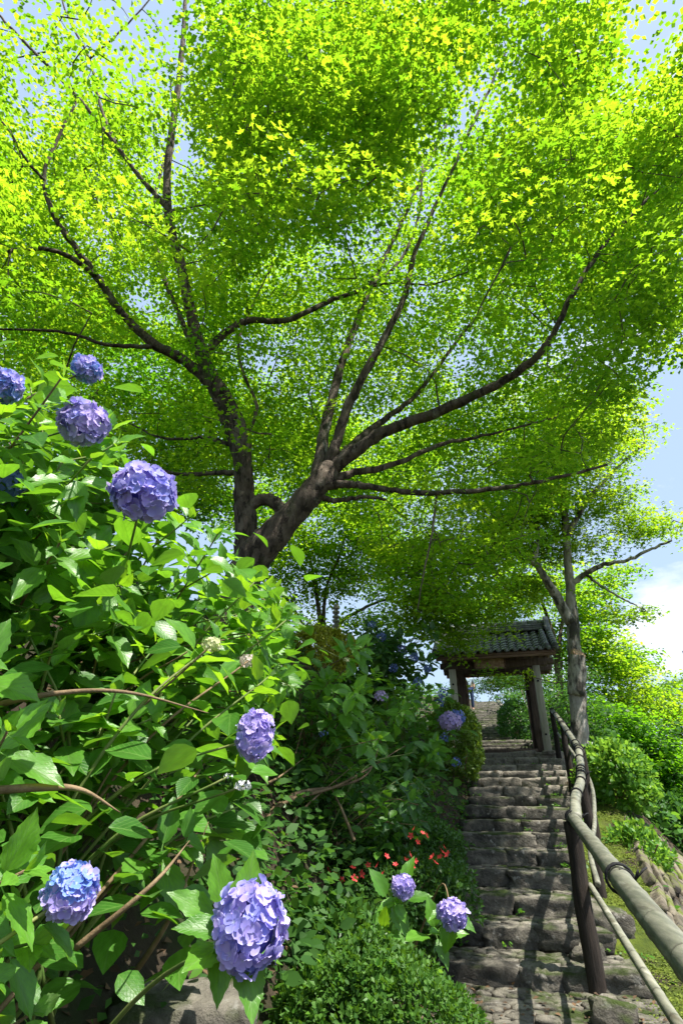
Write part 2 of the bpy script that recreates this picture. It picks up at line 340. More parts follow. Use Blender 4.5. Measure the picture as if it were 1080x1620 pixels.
M['pink_s'] = petal_mat('petal_pink_small', (0.50, 0.42, 0.36), (0.66, 0.56, 0.52), (0.6, 0.5, 0.45), per_object=False)
M['red'] = petal_mat('petal_red', (0.60, 0.04, 0.045), (0.74, 0.10, 0.10), (0.7, 0.08, 0.08), per_object=False)
M['bark'] = noise_mat('maple_bark', [(0.3, (0.05, 0.037, 0.027)), (0.52, (0.13, 0.10, 0.075)), (0.72, (0.24, 0.20, 0.16))], scale=9, stretch=(1, 1, 0.40), bump=1.0, dist=0.05, dscale=20, extra=[((0.035, 0.026, 0.019), 11.0, 0.52, 0.60), ((0.07, 0.085, 0.03), 2.6, 0.56, 0.70), ((0.26, 0.25, 0.21), 5.0, 0.63, 0.72)])
M['bark_pale'] = noise_mat('pale_bark', [(0.3, (0.15, 0.13, 0.105)), (0.5, (0.34, 0.31, 0.27)), (0.7, (0.52, 0.49, 0.44))], scale=8, stretch=(1, 1, 0.4), bump=0.7, dist=0.03, extra=[((0.06, 0.055, 0.045), 5.0, 0.50, 0.58), ((0.07, 0.09, 0.03), 2.2, 0.58, 0.7)])
M['wood_raw'] = noise_mat('raw_wood', [(0.3, (0.22, 0.13, 0.075)), (0.7, (0.46, 0.33, 0.21))], scale=12, stretch=(3, 3, 0.5), bump=0.5)
M['twig'] = noise_mat('twig_bark', [(0.3, (0.05, 0.035, 0.022)), (0.7, (0.13, 0.095, 0.06))], scale=20, bump=0.3)
M['stem_g'] = noise_mat('green_stem', [(0.35, (0.09, 0.17, 0.035)), (0.65, (0.20, 0.22, 0.07))], scale=12, bump=0.2, rough=0.5)
M['stem_b'] = noise_mat('woody_stem', [(0.3, (0.10, 0.065, 0.035)), (0.7, (0.27, 0.19, 0.11))], scale=18, bump=0.4, rough=0.75)
M['stone'] = noise_mat('step_stone', [(0.28, (0.036, 0.033, 0.028)), (0.5, (0.112, 0.102, 0.084)), (0.72, (0.24, 0.218, 0.175))], scale=8, bump=1.0, dist=0.05, coord='World', dscale=14, extra=[((0.24, 0.22, 0.175), 7.0, 0.40, 0.60, 0.55), ((0.30, 0.285, 0.25), 13.0, 0.60, 0.68), ((0.045, 0.066, 0.014), 3.2, 0.47, 0.60, 0.15)])  # upward faces paler: daylight on the tread tops is put into the colour
M['stone_pale'] = noise_mat('pale_stone', [(0.28, (0.07, 0.063, 0.05)), (0.5, (0.21, 0.19, 0.155)), (0.72, (0.40, 0.365, 0.30))], scale=8, bump=1.0, dist=0.05, coord='World', dscale=14, extra=[((0.10, 0.08, 0.05), 8.0, 0.55, 0.66)])
M['wallstone'] = noise_mat('wall_stone', [(0.28, (0.055, 0.047, 0.036)), (0.5, (0.14, 0.12, 0.088)), (0.72, (0.27, 0.235, 0.175))], scale=6, bump=0.9, dist=0.03, coord='World', dscale=14, extra=[((0.11, 0.14, 0.02), 2.6, 0.50, 0.62), ((0.04, 0.035, 0.03), 5.0, 0.58, 0.66)])
M['granite'] = noise_mat('granite', [(0.3, (0.035, 0.034, 0.030)), (0.6, (0.10, 0.096, 0.085))], scale=9, bump=0.9, dist=0.02, stretch=(1, 1, 0.5), coord='World', extra=[((0.10, 0.12, 0.05), 3.0, 0.55, 0.7)])
M['granite_pale'] = noise_mat('pale_granite', [(0.3, (0.20, 0.19, 0.17)), (0.6, (0.36, 0.345, 0.31))], scale=14, bump=0.5, dist=0.01, coord='World')
M['bed'] = noise_mat('tread_soil', [(0.3, (0.035, 0.03, 0.022)), (0.7, (0.10, 0.085, 0.06))], scale=9, bump=0.8, dist=0.03, coord='World', extra=[((0.055, 0.085, 0.015), 3.0, 0.50, 0.62)])
M['ground'] = noise_mat('hillside_soil', [(0.3, (0.028, 0.02, 0.013)), (0.55, (0.075, 0.055, 0.035)), (0.75, (0.13, 0.10, 0.065))], scale=4, bump=1.0, dist=0.05, coord='World', dscale=18, extra=[((0.035, 0.065, 0.014), 1.3, 0.48, 0.62)])
M['mossy'] = noise_mat('moss', [(0.3, (0.05, 0.08, 0.010)), (0.55, (0.12, 0.165, 0.016)), (0.75, (0.20, 0.23, 0.025))], scale=5, bump=1.0, dist=0.04, coord='World', dscale=30, rough=0.95, extra=[((0.06, 0.045, 0.03), 3.2, 0.54, 0.64)])
M['bamboo'] = noise_mat('weathered_bamboo', [(0.3, (0.095, 0.10, 0.075)), (0.5, (0.18, 0.18, 0.135)), (0.72, (0.28, 0.27, 0.21))], scale=5, stretch=(7, 1.0, 7), bump=0.25, dist=0.006, rough=0.5, spec=0.4, coord='World', extra=[((0.09, 0.08, 0.055), 1.6, 0.57, 0.70), ((0.32, 0.31, 0.25), 3.0, 0.60, 0.70)], attr=(0.045, 0.04, 0.03))
M['post'] = noise_mat('charred_post', [(0.3, (0.012, 0.010, 0.009)), (0.7, (0.055, 0.042, 0.034))], scale=7, stretch=(4, 4, 0.5), bump=0.7, dist=0.02, coord='World')
M['rope'] = noise_mat('black_rope', [(0.3, (0.010, 0.010, 0.011)), (0.7, (0.028, 0.028, 0.03))], scale=60, bump=0.6, dist=0.004)
M['wood_dark'] = noise_mat('dark_timber', [(0.3, (0.050, 0.036, 0.027)), (0.7, (0.14, 0.10, 0.078))], scale=5, stretch=(5, 5, 0.6), bump=0.5, dist=0.01)
M['wood_red'] = noise_mat('reddish_timber', [(0.3, (0.10, 0.060, 0.040)), (0.7, (0.23, 0.145, 0.10))], scale=5, stretch=(0.6, 5, 5), bump=0.4, dist=0.01)
M['wood_pale'] = noise_mat('pale_timber', [(0.3, (0.36, 0.34, 0.26)), (0.7, (0.58, 0.55, 0.44))], scale=4, stretch=(6, 6, 0.5), bump=0.4, dist=0.008)
M['plaque'] = noise_mat('weathered_board', [(0.3, (0.20, 0.12, 0.07)), (0.5, (0.42, 0.28, 0.18)), (0.72, (0.60, 0.45, 0.32))], scale=14, bump=1.0, dist=0.03)
M['tile'] = noise_mat('roof_tile', [(0.3, (0.075, 0.079, 0.085)), (0.7, (0.21, 0.22, 0.23))], scale=5, bump=0.25, dist=0.01, rough=0.5, spec=0.5, extra=[((0.22, 0.22, 0.20), 9.0, 0.60, 0.7)])
M['plaster'] = noise_mat('pale_plaster', [(0.3, (0.5, 0.48, 0.43)), (0.7, (0.62, 0.6, 0.55))], scale=3, bump=0.1)
M['skin'] = noise_mat('skin', [(0.3, (0.40, 0.24, 0.17)), (0.7, (0.48, 0.30, 0.22))], scale=8, bump=0)
M['shirt'] = noise_mat('pale_blue_shirt', [(0.3, (0.30, 0.40, 0.48)), (0.7, (0.40, 0.50, 0.58))], scale=8, bump=0.1)
M['jeans'] = noise_mat('navy_trousers', [(0.3, (0.02, 0.035, 0.09)), (0.7, (0.035, 0.06, 0.14))], scale=8, bump=0.1)
M['hair'] = noise_mat('dark_hair', [(0.3, (0.008, 0.007, 0.006)), (0.7, (0.02, 0.016, 0.014))], scale=30, bump=0.3)

# ------------------------------------------------------------------ ground
def axis(lo, hi, f0, f1, fine, grow=1.25):
    a = list(np.arange(f0, f1 + 1e-6, fine)); s = fine
    while a[-1] < hi: s *= grow; a.append(a[-1] + s)
    s = fine
    while a[0] > lo: s *= grow; a.insert(0, a[0] - s)
    return np.array(a)
gx = axis(-400, 400, -5.0, 7.0, 0.09); gy = axis(-150, 600, -1.0, 17.0, 0.10)
XX, YY = np.meshgrid(gx, gy, indexing='ij'); ZZ = H(XX, YY)
ni, nj = XX.shape; ii, jj = np.meshgrid(np.arange(ni - 1), np.arange(nj - 1), indexing='ij')
gf = np.stack([ii * nj + jj, (ii + 1) * nj + jj, (ii + 1) * nj + jj + 1, ii * nj + jj + 1], -1).reshape(-1, 4)
gme = mesh_np('hillside', np.stack([XX, YY, ZZ], -1).reshape(-1, 3), gf, M['ground'], smooth=True)
gme.materials.append(M['mossy'])
cxm = (XX[:-1, :-1] + XX[1:, 1:]) / 2; cym = (YY[:-1, :-1] + YY[1:, 1:]) / 2
clx, cly = to_local(cxm, cym)
mk = ((clx > 0.5) & (clx < wall_edge(cly) + 0.05) & (cly > -3) & (cly < 7)).astype(np.int32)
gme.polygons.foreach_set('material_index', mk.ravel())
part('hillside', gme, kind='structure', label='dark soil bank rising on one side of the steps and dropping away on the other')

# ------------------------------------------------------------------ stone steps
def stone_mesh(name, size, mat, seed, amp=0.12, n=(5, 4, 4), pw=5.0, freq=2.2):
    """a rounded rough block, size = full extents"""
    bm = bmesh.new(); bmesh.ops.create_cube(bm, size=2)
    cuts = max(n) - 1
    bmesh.ops.subdivide_edges(bm, edges=bm.edges[:], cuts=cuts, use_grid_fill=True)
    h = np.array(size) / 2; off = Vector((seed * 3.7, seed * 1.3, seed * 7.1))
    for w in bm.verts:
        c = w.co; l = (abs(c.x) ** pw + abs(c.y) ** pw + abs(c.z) ** pw) ** (1 / pw); c = c / l
        q = Vector((c.x * h[0], c.y * h[1], c.z * h[2]))
        d = mnoise.noise(q * (freq / max(h)) * 1.3 + off) + 0.5 * mnoise.noise(q * (freq / max(h)) * 3.1 + off) - 0.55 * max(0.0, 0.35 - abs(mnoise.noise(q * (freq / max(h)) * 2.2 - off)) * 3)
        k = 1 + amp * d
        w.co = Vector((q.x * (1 + amp * 0.5 * d), q.y * k, q.z * k))
    me = bpy.data.meshes.new(name); bm.to_mesh(me); bm.free()
    me.polygons.foreach_set('use_smooth', np.ones(len(me.polygons), bool)); me.materials.append(mat); return me
steps = bpy.data.objects.new('stone_steps', None); COL.objects.link(steps); tag(steps, 'rough dark stone steps climbing to the gate', kind='structure')
steps.location = (S0[0], S0[1], 0); steps.rotation_euler = (0, 0, -YAW)
sid = 0
pave_meshes = [stone_mesh('paving_stone', (0.14, 0.10, 0.05), M['stone'], 100 + i, amp=0.35, n=(3, 3, 3), pw=5.0) for i in range(8)]
NSTEP = 15
for k in range(NSTEP):
    top = RISE * (k + 1); ly = RUN * k
    xl = -0.72 + 0.03 * random.uniform(-1, 1); xr = np.interp(k, [0, 1, 3, 6, 9, 14], [0.78, 0.62, 0.56, 0.66, 0.85, 1.05]) + 0.02 * random.uniform(-1, 1)
    if k == 14: xl, xr = -0.9, 1.05
    ns = [3, 3, 2, 2, 3, 2, 3, 2, 3, 3, 2, 3, 2, 3, 2][k]
    w = np.array([random.uniform(0.45, 1.6) for _ in range(ns)]); w = np.cumsum(w) / w.sum(); cuts = [xl] + list(xl + (xr - xl) * w)
    mat = M['stone'] if k < 9 else M['stone_pale']  # paler stone on the top steps: their sunlight is put into the colour
    for a, b in zip(cuts[:-1], cuts[1:]):
        sid += 1
        hh = (0.22 if k == 0 else 0.17) * random.uniform(0.92, 1.08); dd = random.uniform(0.17, 0.24) if k < 14 else 0.5
        me = stone_mesh('step_stone', (b - a + 0.02, dd, hh), mat, sid, amp=0.26, n=(8, 8, 8) if k < 6 else (5, 5, 5), pw=11, freq=2.6)
        o = part('step_stone', me, steps, (0.5 * (a + b), ly + dd / 2 + random.uniform(-0.03, 0.02), top - hh / 2 + random.uniform(-0.012, 0.012)))
        o.rotation_euler = (random.uniform(-0.05, 0.05), random.uniform(-0.035, 0.035), random.uniform(-0.07, 0.07))
    b = MB(); b.box((0.5 * (xl + xr), ly + 0.14 + RUN / 2, top - 0.095), (xr - xl - 0.05, RUN + 0.1, 0.13)); part('tread_bed', b.mesh('tread_bed', M['bed']), steps)
    if k < 6:
        for row in range(4):
            x = xl + 0.1
            while x < xr - 0.05:
                s = random.uniform(0.8, 1.35); o = part('paving_stone', random.choice(pave_meshes), steps, (x, ly + 0.26 + row * 0.092 + random.uniform(-.02, .02), top - 0.032 + random.uniform(-0.010, 0.006)))
                o.scale = (s, random.uniform(0.8, 1.2), 0.9); o.rotation_euler = (random.uniform(-.1, .1), random.uniform(-.1, .1), random.uniform(-.6, .6)); x += 0.118 * s
for row in range(9):                                            # cobbles of the path at the foot of the steps
    x = -0.62
    while x < 0.85:
        s = random.uniform(0.8, 1.5); o = part('paving_stone', random.choice(pave_meshes), steps, (x, -0.08 - row * 0.11 + random.uniform(-.02, .02), -0.002 + random.uniform(-0.01, 0.010)))
        o.scale = (s, random.uniform(0.9, 1.3), 0.9); o.rotation_euler = (0, 0, random.uniform(-.6, .6)); x += 0.125 * s
# flight beyond the gate
up = bpy.data.objects.new('upper_steps', None); COL.objects.link(up); tag(up, 'long shaded flight of thin steps climbing on behind the gate', kind='structure')
up.location = (S0[0], S0[1], 0); up.rotation_euler = (0, 0, -YAW)
for k in range(27):
    ly = 9.75 + 0.6 * k; z = 2.0 + 0.122 * (k + 1); x0 = -0.75 - 0.045 * k; x1 = 0.72 - 0.045 * k
    me = stone_mesh('step_stone', (x1 - x0, 0.42, 0.13), M['stone'], 300 + k, amp=0.05, n=(4, 3, 3), pw=8)
    part('step_stone', me, up, (0.5 * (x0 + x1), ly + 0.2, z - 0.065))
    b = MB(); b.box((0.5 * (x0 + x1), ly + 0.45, z - 0.13), (x1 - x0, 0.62, 0.16)); part('tread_bed', b.mesh('tread_bed', M['bed']), up)
    me = stone_mesh('kerb_stone', (0.16, 0.66, 0.22), M['stone_pale'], 400 + k, amp=0.06, n=(3, 3, 3), pw=7)
    o = part('kerb_stone', me, up, (x1 + 0.10, ly + 0.3, z - 0.04)); o.rotation_euler = (math.atan(0.2), 0, 0)

# ------------------------------------------------------------------ retaining wall at the drop
rw = thing('retaining_wall', 'mossy dry stone wall falling away steeply beside the handrail', 'wall', (S0[0], S0[1], 0), rotz=-YAW)
wm = [stone_mesh('wall_stone', (random.uniform(.35, .85), random.uniform(.05, .11), 0.16), M['wallstone'], 500 + i, amp=0.12, n=(6, 2, 2), pw=13.0, freq=3) for i in range(14)]
for row in range(19):
    ly = -1.9 + random.uniform(0, 0.5)
    while ly < 4.8:
        s = random.uniform(0.6, 1.35); e = float(wall_edge(ly)); t = row * 0.088
        zz = float(stair_line(ly)) - 1.05 * t - 0.02 + random.uniform(-.02, .02)
        o = part('wall_stone', random.choice(wm), rw)
        o.matrix_basis = Matrix.Translation((e + t + 0.01, ly, zz)) @ Matrix.Rotation(R(46) + random.uniform(-.2, .2), 4, 'Y') @ Matrix.Rotation(R(90) + random.uniform(-.08, .08), 4, 'Z') @ Matrix.Rotation(-math.atan(0.2), 4, 'Y') @ Matrix.Diagonal((s, random.uniform(0.85, 1.15), random.uniform(.7, 1.1), 1))
        ly += 0.50 * s
for i, (px, py, Y, sz, lab) in enumerate([(950, 1390, 5.9, (0.36, 0.3, 0.22), 'pale mossy boulder on the moss just past the tall dark rail post'), (962, 1560, 4.5, (0.24, 0.26, 0.14), 'grey broken rock on the moss under the lower rail'), (1000, 1615, 3.9, (0.24, 0.26, 0.12), 'larger grey rock at the foot of the mossy strip near the lower rail'), (925, 1470, 5.4, (0.25, 0.2, 0.16), 'small dark rock on the moss behind the rail post')]):
    p = P(px, py, Y); o = part('rock', stone_mesh('rock', sz, M['stone'], 600 + i, amp=0.28, n=(7, 7, 7), pw=7, freq=2.4), loc=(p[0], p[1], float(H(p[0], p[1])) + sz[2] * 0.25)); o.rotation_euler = (0.1, 0.2, i * 1.3); tag(o, lab, 'rock', 'loose rocks beside the steps')

# ------------------------------------------------------------------ bamboo handrail
top_pts = [(0.28, -0.4, 0.80), (0.87, 1.8, 0.89), (1.79, 5.0, 1.08)]
top2 = [(1.76, 4.85, 1.085), (2.08, 5.66, 1.215), (2.46, 6.45, 1.40), (3.06, 7.95, 1.75)]
top3 = [(3.02, 7.8, 1.72), (3.55, 9.6, 2.14), (4.02, 11.2, 2.50), (4.40, 12.55, 2.80)]
hr = thing('bamboo_handrail', 'weathered bamboo handrail lashed with black rope to dark posts along the steps', 'handrail', (1.79, 5.0, 0.1))
hb = np.array([1.79, 5.0, 0.1])
def bamboo(name, pts, dia, node_every):
    c = catmull(pts, 60); seg = np.concatenate([[0], np.cumsum(np.linalg.norm(np.diff(c, axis=0), axis=1))]); tot = seg[-1]
    n = int(tot / 0.010) + 2; tt = np.linspace(0, tot, n); q = np.stack([np.interp(tt, seg, c[:, i]) for i in range(3)], 1)
    ph = (tt % node_every) / node_every; rad = dia / 2 * (1 + 0.07 * np.exp(-((ph - 0.5) * node_every / 0.010) ** 2) - 0.04 * np.exp(-((ph - 0.5) * node_every / 0.012 - 1.6) ** 2))
    nr = np.repeat(np.clip(np.exp(-((ph - 0.5) * node_every / 0.010 - 1.2) ** 2), 0, 1), 18) * 0.85; b = MB(); b.tube(q, rad, 18, r=np.concatenate([nr, [0.9, 0.9]])); me = b.mesh(name, M['bamboo'], True, hb); return part(name, me, hr), q
rails = []
rails.append(bamboo('top_rail', top_pts, 0.084, 0.34)); rails.append(bamboo('top_rail', top2, 0.085, 0.30)); rails.append(bamboo('top_rail', top3, 0.08, 0.30))
low1, low2 = [(0.40, -0.3, 0.52), (1.0, 2.1, 0.60), (1.84, 5.0, 0.64)], [(1.86, 4.9, 0.66), (2.13, 5.66, 0.80), (2.54, 6.5, 1.0), (3.14, 7.95, 1.36), (3.62, 9.6, 1.76), (4.42, 12.5, 2.36)]
bamboo('lower_rail', low1, 0.040, 0.26); bamboo('lower_rail', low2, 0.042, 0.26)
def lash(c, axis_dir, rad, turns, parent, tails=False):
    a = unit(np.array(axis_dir, float)); n1 = unit(np.cross(a, [0, 0, 1.0])); n2 = np.cross(a, n1); th = np.linspace(0, 2 * np.pi * turns, 14 * turns)
    pts = np.asarray(c) + np.outer(np.cos(th), n1) * rad + np.outer(np.sin(th), n2) * rad + np.outer((th / th[-1] - 0.5) * 0.012 * turns, a)
    b = MB(); b.tube(pts, 0.0055, 6)
    if tails:
        for s in (-1, 1, 0.3): b.tube(catmull([pts[0], pts[0] + np.array([0.03 * s, -0.02, 0.035]), pts[0] + np.array([0.07 * s, 0.03 * s, 0.01 + 0.03 * abs(s)])], 6), 0.0045, 5)
    return part('rope_lashing', b.mesh('rope_lashing', M['rope'], True, hb), parent)
post_spec = [(1.765, 4.99, 0.055, 0.059), (2.50, 6.55, 0.07, 0.05), (3.10, 7.98, 0.3, 0.05), (3.72, 10.2, 0.9, 0.05), (4.32, 12.3, 1.45, 0.05)]
rail_all = np.vstack([r[1] for r in rails])
for i, (x, y, _, rad) in enumerate(post_spec):
    j = np.argmin(np.hypot(rail_all[:, 0] - x, rail_all[:, 1] - y)); zt = rail_all[j][2]; z0 = float(H(x, y)) - 0.15
    b = MB(); zz = np.linspace(z0, zt - 0.02, 14); b.tube(np.stack([x + 0.006 * np.sin(zz * 9), np.full(14, y), zz], 1), rad * np.linspace(1.12, 0.95, 14), 14, rough=0.06)
    po = part('post', b.mesh('post', M['post'], True, hb), hr)
    tan = unit(rail_all[min(j + 2, len(rail_all) - 1)] - rail_all[j - 2])
    lash((x, y, zt - 0.12), (0, 0, 1), rad + 0.008, 3, po); lash((x + 0.02, y - 0.03, zt - 0.45), (0, 0, 1), rad + 0.012, 3, po)
    lash(rail_all[j] - tan * 0.05, tan, 0.054, 3, po, True); lash(rail_all[j] + tan * 0.08, tan, 0.052, 2, po)
for r, ss in ((rails[0], (0.585,)), (rails[1], (0.3, 0.45, 0.62, 0.8, 0.95)), (rails[2], (0.12, 0.3, 0.62, 0.8))):
    for s in ss:
        j = int(len(r[1]) * s); tan = unit(r[1][min(j + 2, len(r[1]) - 1)] - r[1][j - 2]); lash(r[1][j], tan, 0.054 if r is rails[0] else 0.05, 3, r[0], r is rails[0])

# ------------------------------------------------------------------ the gate
G = np.array([3.50, 13.15, 2.0])
gate = thing('temple_gate', 'small roofed timber gate with grey tiles at the top of the steps', 'gate', G, rotz=-YAW)
def gbox(name, c, size, mat, parent=None, bev=0.008, rot=None, label=None):
    b = MB(); b.box((0, 0, 0), size, bev=bev); o = part(name, b.mesh(name, mat), parent or gate, c, label=label)
    if rot: o.rotation_euler = rot
    return o
for s, sx_ in ((-1, 1.14), (1, 1.0)):
    fp = gbox('front_post', (s * 0.86 * sx_, 0, 0.89), (0.15, 0.15, 1.78), M['wood_pale'])
    for z in (-0.55, 0.55): 
        b = MB(); b.tube([(0, -0.065, z), (0, -0.09, z)], 0.022, 10); part('bolt', b.mesh('bolt', M['rope'], True), fp)
    gbox('main_post', (s * 0.80 * sx_, 0.78, 1.0), (0.24, 0.16, 2.0), M['wood_dark'])
    gbox('tie_beam', (s * 0.84 * sx_, 0.39, 1.62), (0.09, 0.86, 0.12), M['wood_dark']); gbox('tie_beam', (s * 0.84 * sx_, 0.39, 0.45), (0.08, 0.62, 0.10), M['wood_dark'])
    gbox('base_stone', (s * 0.86 * sx_, 0, -0.02), (0.26, 0.26, 0.09), M['stone_pale'], bev=0.02)
    for yy in (0.0, 0.78): gbox('bracket', (s * 1.0, yy, 1.86), (0.5, 0.14, 0.12), M['wood_dark'])
    # door leaf, swung inward
    dl = gbox('door_leaf', (s * 0.66 * sx_ * (1.05 if s < 0 else 1), 1.22, 0.93), (0.05, 0.72, 1.72), M['wood_dark'])
    for z, hgt in ((-0.58, 0.42), (0.05, 0.62), (0.62, 0.38)):
        for y in (-0.17, 0.17): gbox('door_panel', (-s * 0.032, y, z), (0.02, 0.28, hgt), M['wood_red'], dl, 0.006)
    for z in (-0.32, 0.40): gbox('door_rail', (-s * 0.036, 0, z), (0.026, 0.7, 0.08), M['wood_dark'], dl, 0.006)
gbox('lintel', (0, 0.78, 1.90), (2.3, 0.18, 0.22), M['wood_dark']); gbox('front_beam', (0, 0.0, 1.85), (2.2, 0.15, 0.16), M['wood_dark']); gbox('ridge_beam', (0, 0.5, 2.46), (2.4, 0.14, 0.16), M['wood_dark'])
gbox('threshold', (0, 0.78, 0.05), (1.6, 0.16, 0.12), M['wood_dark'])
pq = gbox('name_board', (-0.12, -0.34, 1.86), (0.62, 0.05, 0.30), M['plaque'], rot=(R(12), 0, 0))
for z, h in ((0.155, 0.03), (-0.155, 0.03)): gbox('board_frame', (0, -0.012, z), (0.68, 0.06, h), M['wood_red'], pq)
for x in (-0.325, 0.325): gbox('board_frame', (x, -0.012, 0), (0.03, 0.06, 0.28), M['wood_red'], pq)
# roof: front slope from the ridge (y 0.5, z 2.72) to the eave (y -0.62, z 2.10)
RH, RY, EZ, EY, HW = 2.66, 0.5, 2.00, -0.66, 1.32
def slope_pt(t, s=-1): 
    y = RY + (EY - RY) * t if s < 0 else RY + (RY - EY) * t
    return y, RH + (EZ - RH) * t + 0.10 * (t * t - t)
for s in (-1, 1):
    b = MB(); n = 8
    pr = [slope_pt(t, s) for t in np.linspace(0, 1, n)]
    v = [(x, y, z - dz) for (y, z) in pr for x in (-HW + 0.05, HW - 0.05) for dz in (0.03, 0.09)]
    q = []
    for i in range(n - 1):
        a = i * 4; q += [(a, a + 2, a + 6, a + 4), (a + 1, a + 5, a + 7, a + 3), (a, a + 4, a + 5, a + 1), (a + 2, a + 3, a + 7, a + 6)]
    q += [(0, 1, 3, 2), ((n - 1) * 4, (n - 1) * 4 + 2, (n - 1) * 4 + 3, (n - 1) * 4 + 1)]
    b.add(v, q); part('roof_deck', b.mesh('roof_deck', M['wood_red']), gate)
    y, z = slope_pt(1.0, s); gbox('eave_board', (0, y + 0.03 * (-s), z - 0.09), (2 * HW - 0.1, 0.05, 0.09), M['wood_red'])
    for i in range(15):
        x = -HW + 0.14 + i * (2 * HW - 0.28) / 14; y0, z0 = slope_pt(0.35, s); y1, z1 = slope_pt(0.98, s)
        bb = MB(); d = np.array([0, y1 - y0, z1 - z0]); ln = np.linalg.norm(d); bb.box((0, 0, 0), (0.045, ln, 0.055)); o = part('rafter', bb.mesh('rafter', M['wood_red']), gate, (x, (y0 + y1) / 2, (z0 + z1) / 2 - 0.12)); o.rotation_euler = (math.atan2(d[2], d[1]), 0, 0)
# S-shaped pan tiles
tw, nrow, ncol = 0.176, 7, 15
tl = 1.36 / nrow * 1.15
def pan_tile():
    us = np.linspace(-0.5, 0.5, 11); prof = 0.030 * np.sin(us * 2 * np.pi * 0.95 - 0.3) + 0.012 * np.cos(us * 4 * np.pi); v = []
    for zt in (0.0, -0.018):
        for w_ in (0.0, 0.5, 1.0):
            for u_, h_ in zip(us, prof): v.append((u_ * tw * 1.10, -w_ * tl, h_ + zt + 0.02 * w_))
    n = 11; q = []
    for i in range(2):
        for j in range(n - 1):
            a = i * n + j; q.append((a, a + n, a + n + 1, a + 1)); c = 3 * n + a; q.append((c, c + 1, c + n + 1, c + n))
    for j in range(n - 1): q.append((2 * n + j, 5 * n + j, 5 * n + j + 1, 2 * n + j + 1))
    b = MB(); b.add(v, q); return b.mesh('roof_tile', M['tile'], True)
tile_me = pan_tile()
back = MB()
for s in (-1, 1):
    for r_ in range(nrow):
        t0, t1 = r_ / nrow, (r_ + 1) / nrow
        y0, z0 = slope_pt(t0, s); y1, z1 = slope_pt(t1, s); ang = math.atan2(z1 - z0, abs(y1 - y0))
        for c_ in range(ncol):
            x = -HW + 0.09 + c_ * (2 * HW - 0.18) / (ncol - 1)
            m = Matrix.Translation((x, y0, z0 + 0.02)) @ (Matrix.Rotation(math.pi, 4, 'Z') if s > 0 else Matrix.Identity(4)) @ Matrix.Rotation(-ang + random.uniform(-.015, .015), 4, 'X')
            o = part('roof_tile', tile_me, gate); o.matrix_basis = m
eave_me = MB(); th = np.linspace(0, 2 * np.pi, 14)
eave_me.tube([(0, 0, 0), (0, -0.05, 0)], 0.045, 14); eave_me = eave_me.mesh('eave_disc', M['tile'], True)
for c_ in range(ncol + 1):
    x = -HW + 0.01 + c_ * (2 * HW - 0.02) / ncol; y, z = slope_pt(1.0); part('eave_disc', eave_me, gate, (x, y - 0.02, z + 0.015))
for z, w_, h in ((2.695, 0.30, 0.05), (2.748, 0.26, 0.048), (2.80, 0.23, 0.048)): gbox('ridge_course', (0, RY, z), (2 * HW - 0.20, w_, h), M['tile'], bev=0.012)
cap = MB(); cap.tube([(-0.12, 0, 0), (0.12, 0, 0)], 0.085, 14); cap_me = cap.mesh('ridge_tile', M['tile'], True)
for i in range(11): part('ridge_tile', cap_me, gate, (-1.18 + i * 0.236, RY, 2.845 + (0.006 if i % 2 else 0)))
for s in (-1, 1):
    oni = MB(); pr = [(-0.24, 2.56), (0.24, 2.56), (0.27, 2.68), (0.20, 2.74), (0.17, 2.88), (0.09, 2.98), (0, 3.02), (-0.09, 2.98), (-0.17, 2.88), (-0.20, 2.74), (-0.27, 2.68)]
    n = len(pr); v = [(s * 1.20, RY + y, z) for y, z in pr] + [(s * 1.31, RY + y * 0.94, 2.60 + (z - 2.60) * 0.96) for y, z in pr] + [(s * 1.34, RY, 2.76)]
    q = [(i, (i + 1) % n, n + (i + 1) % n, n + i) for i in range(n)]; t = [(n + i, n + (i + 1) % n, 2 * n) for i in range(n)]
    oni.add(v, q, t); part('ridge_end', oni.mesh('ridge_end', M['tile']), gate)
    for sl in (-1, 1):
        for i in range(8):
            t = (i + 0.5) / 8; y, z = slope_pt(t, sl); y2, z2 = slope_pt(min(t + 0.1, 1.05), sl)
            m_ = MB(); d = unit(np.array([0, y2 - y, z2 - z])); m_.tube([(0, 0, 0), tuple(d * 0.19)], [0.062, 0.07], 12)
            part('verge_tile', m_.mesh('verge_tile', M['tile'], True), gate, (s * (HW - 0.04), y - d[1] * 0.09, z - d[2] * 0.09 + 0.065))
            m_ = MB(); m_.tube([(0, 0, 0), tuple(d * 0.19)], [0.055, 0.062], 12)
            part('verge_tile', m_.mesh('verge_tile', M['tile'], True), gate, (s * (HW - 0.21), y - d[1] * 0.09, z - d[2] * 0.09 + 0.07))
    gbox('barge_board', (s * (HW - 0.10), RY - 0.57, 2.22), (0.04, 1.25, 0.14), M['wood_red'], rot=(math.atan2(0.62, 1.16), 0, 0)); gbox('barge_board', (s * (HW - 0.10), RY + 0.57, 2.22), (0.04, 1.25, 0.14), M['wood_red'], rot=(-math.atan2(0.62, 1.16), 0, 0))

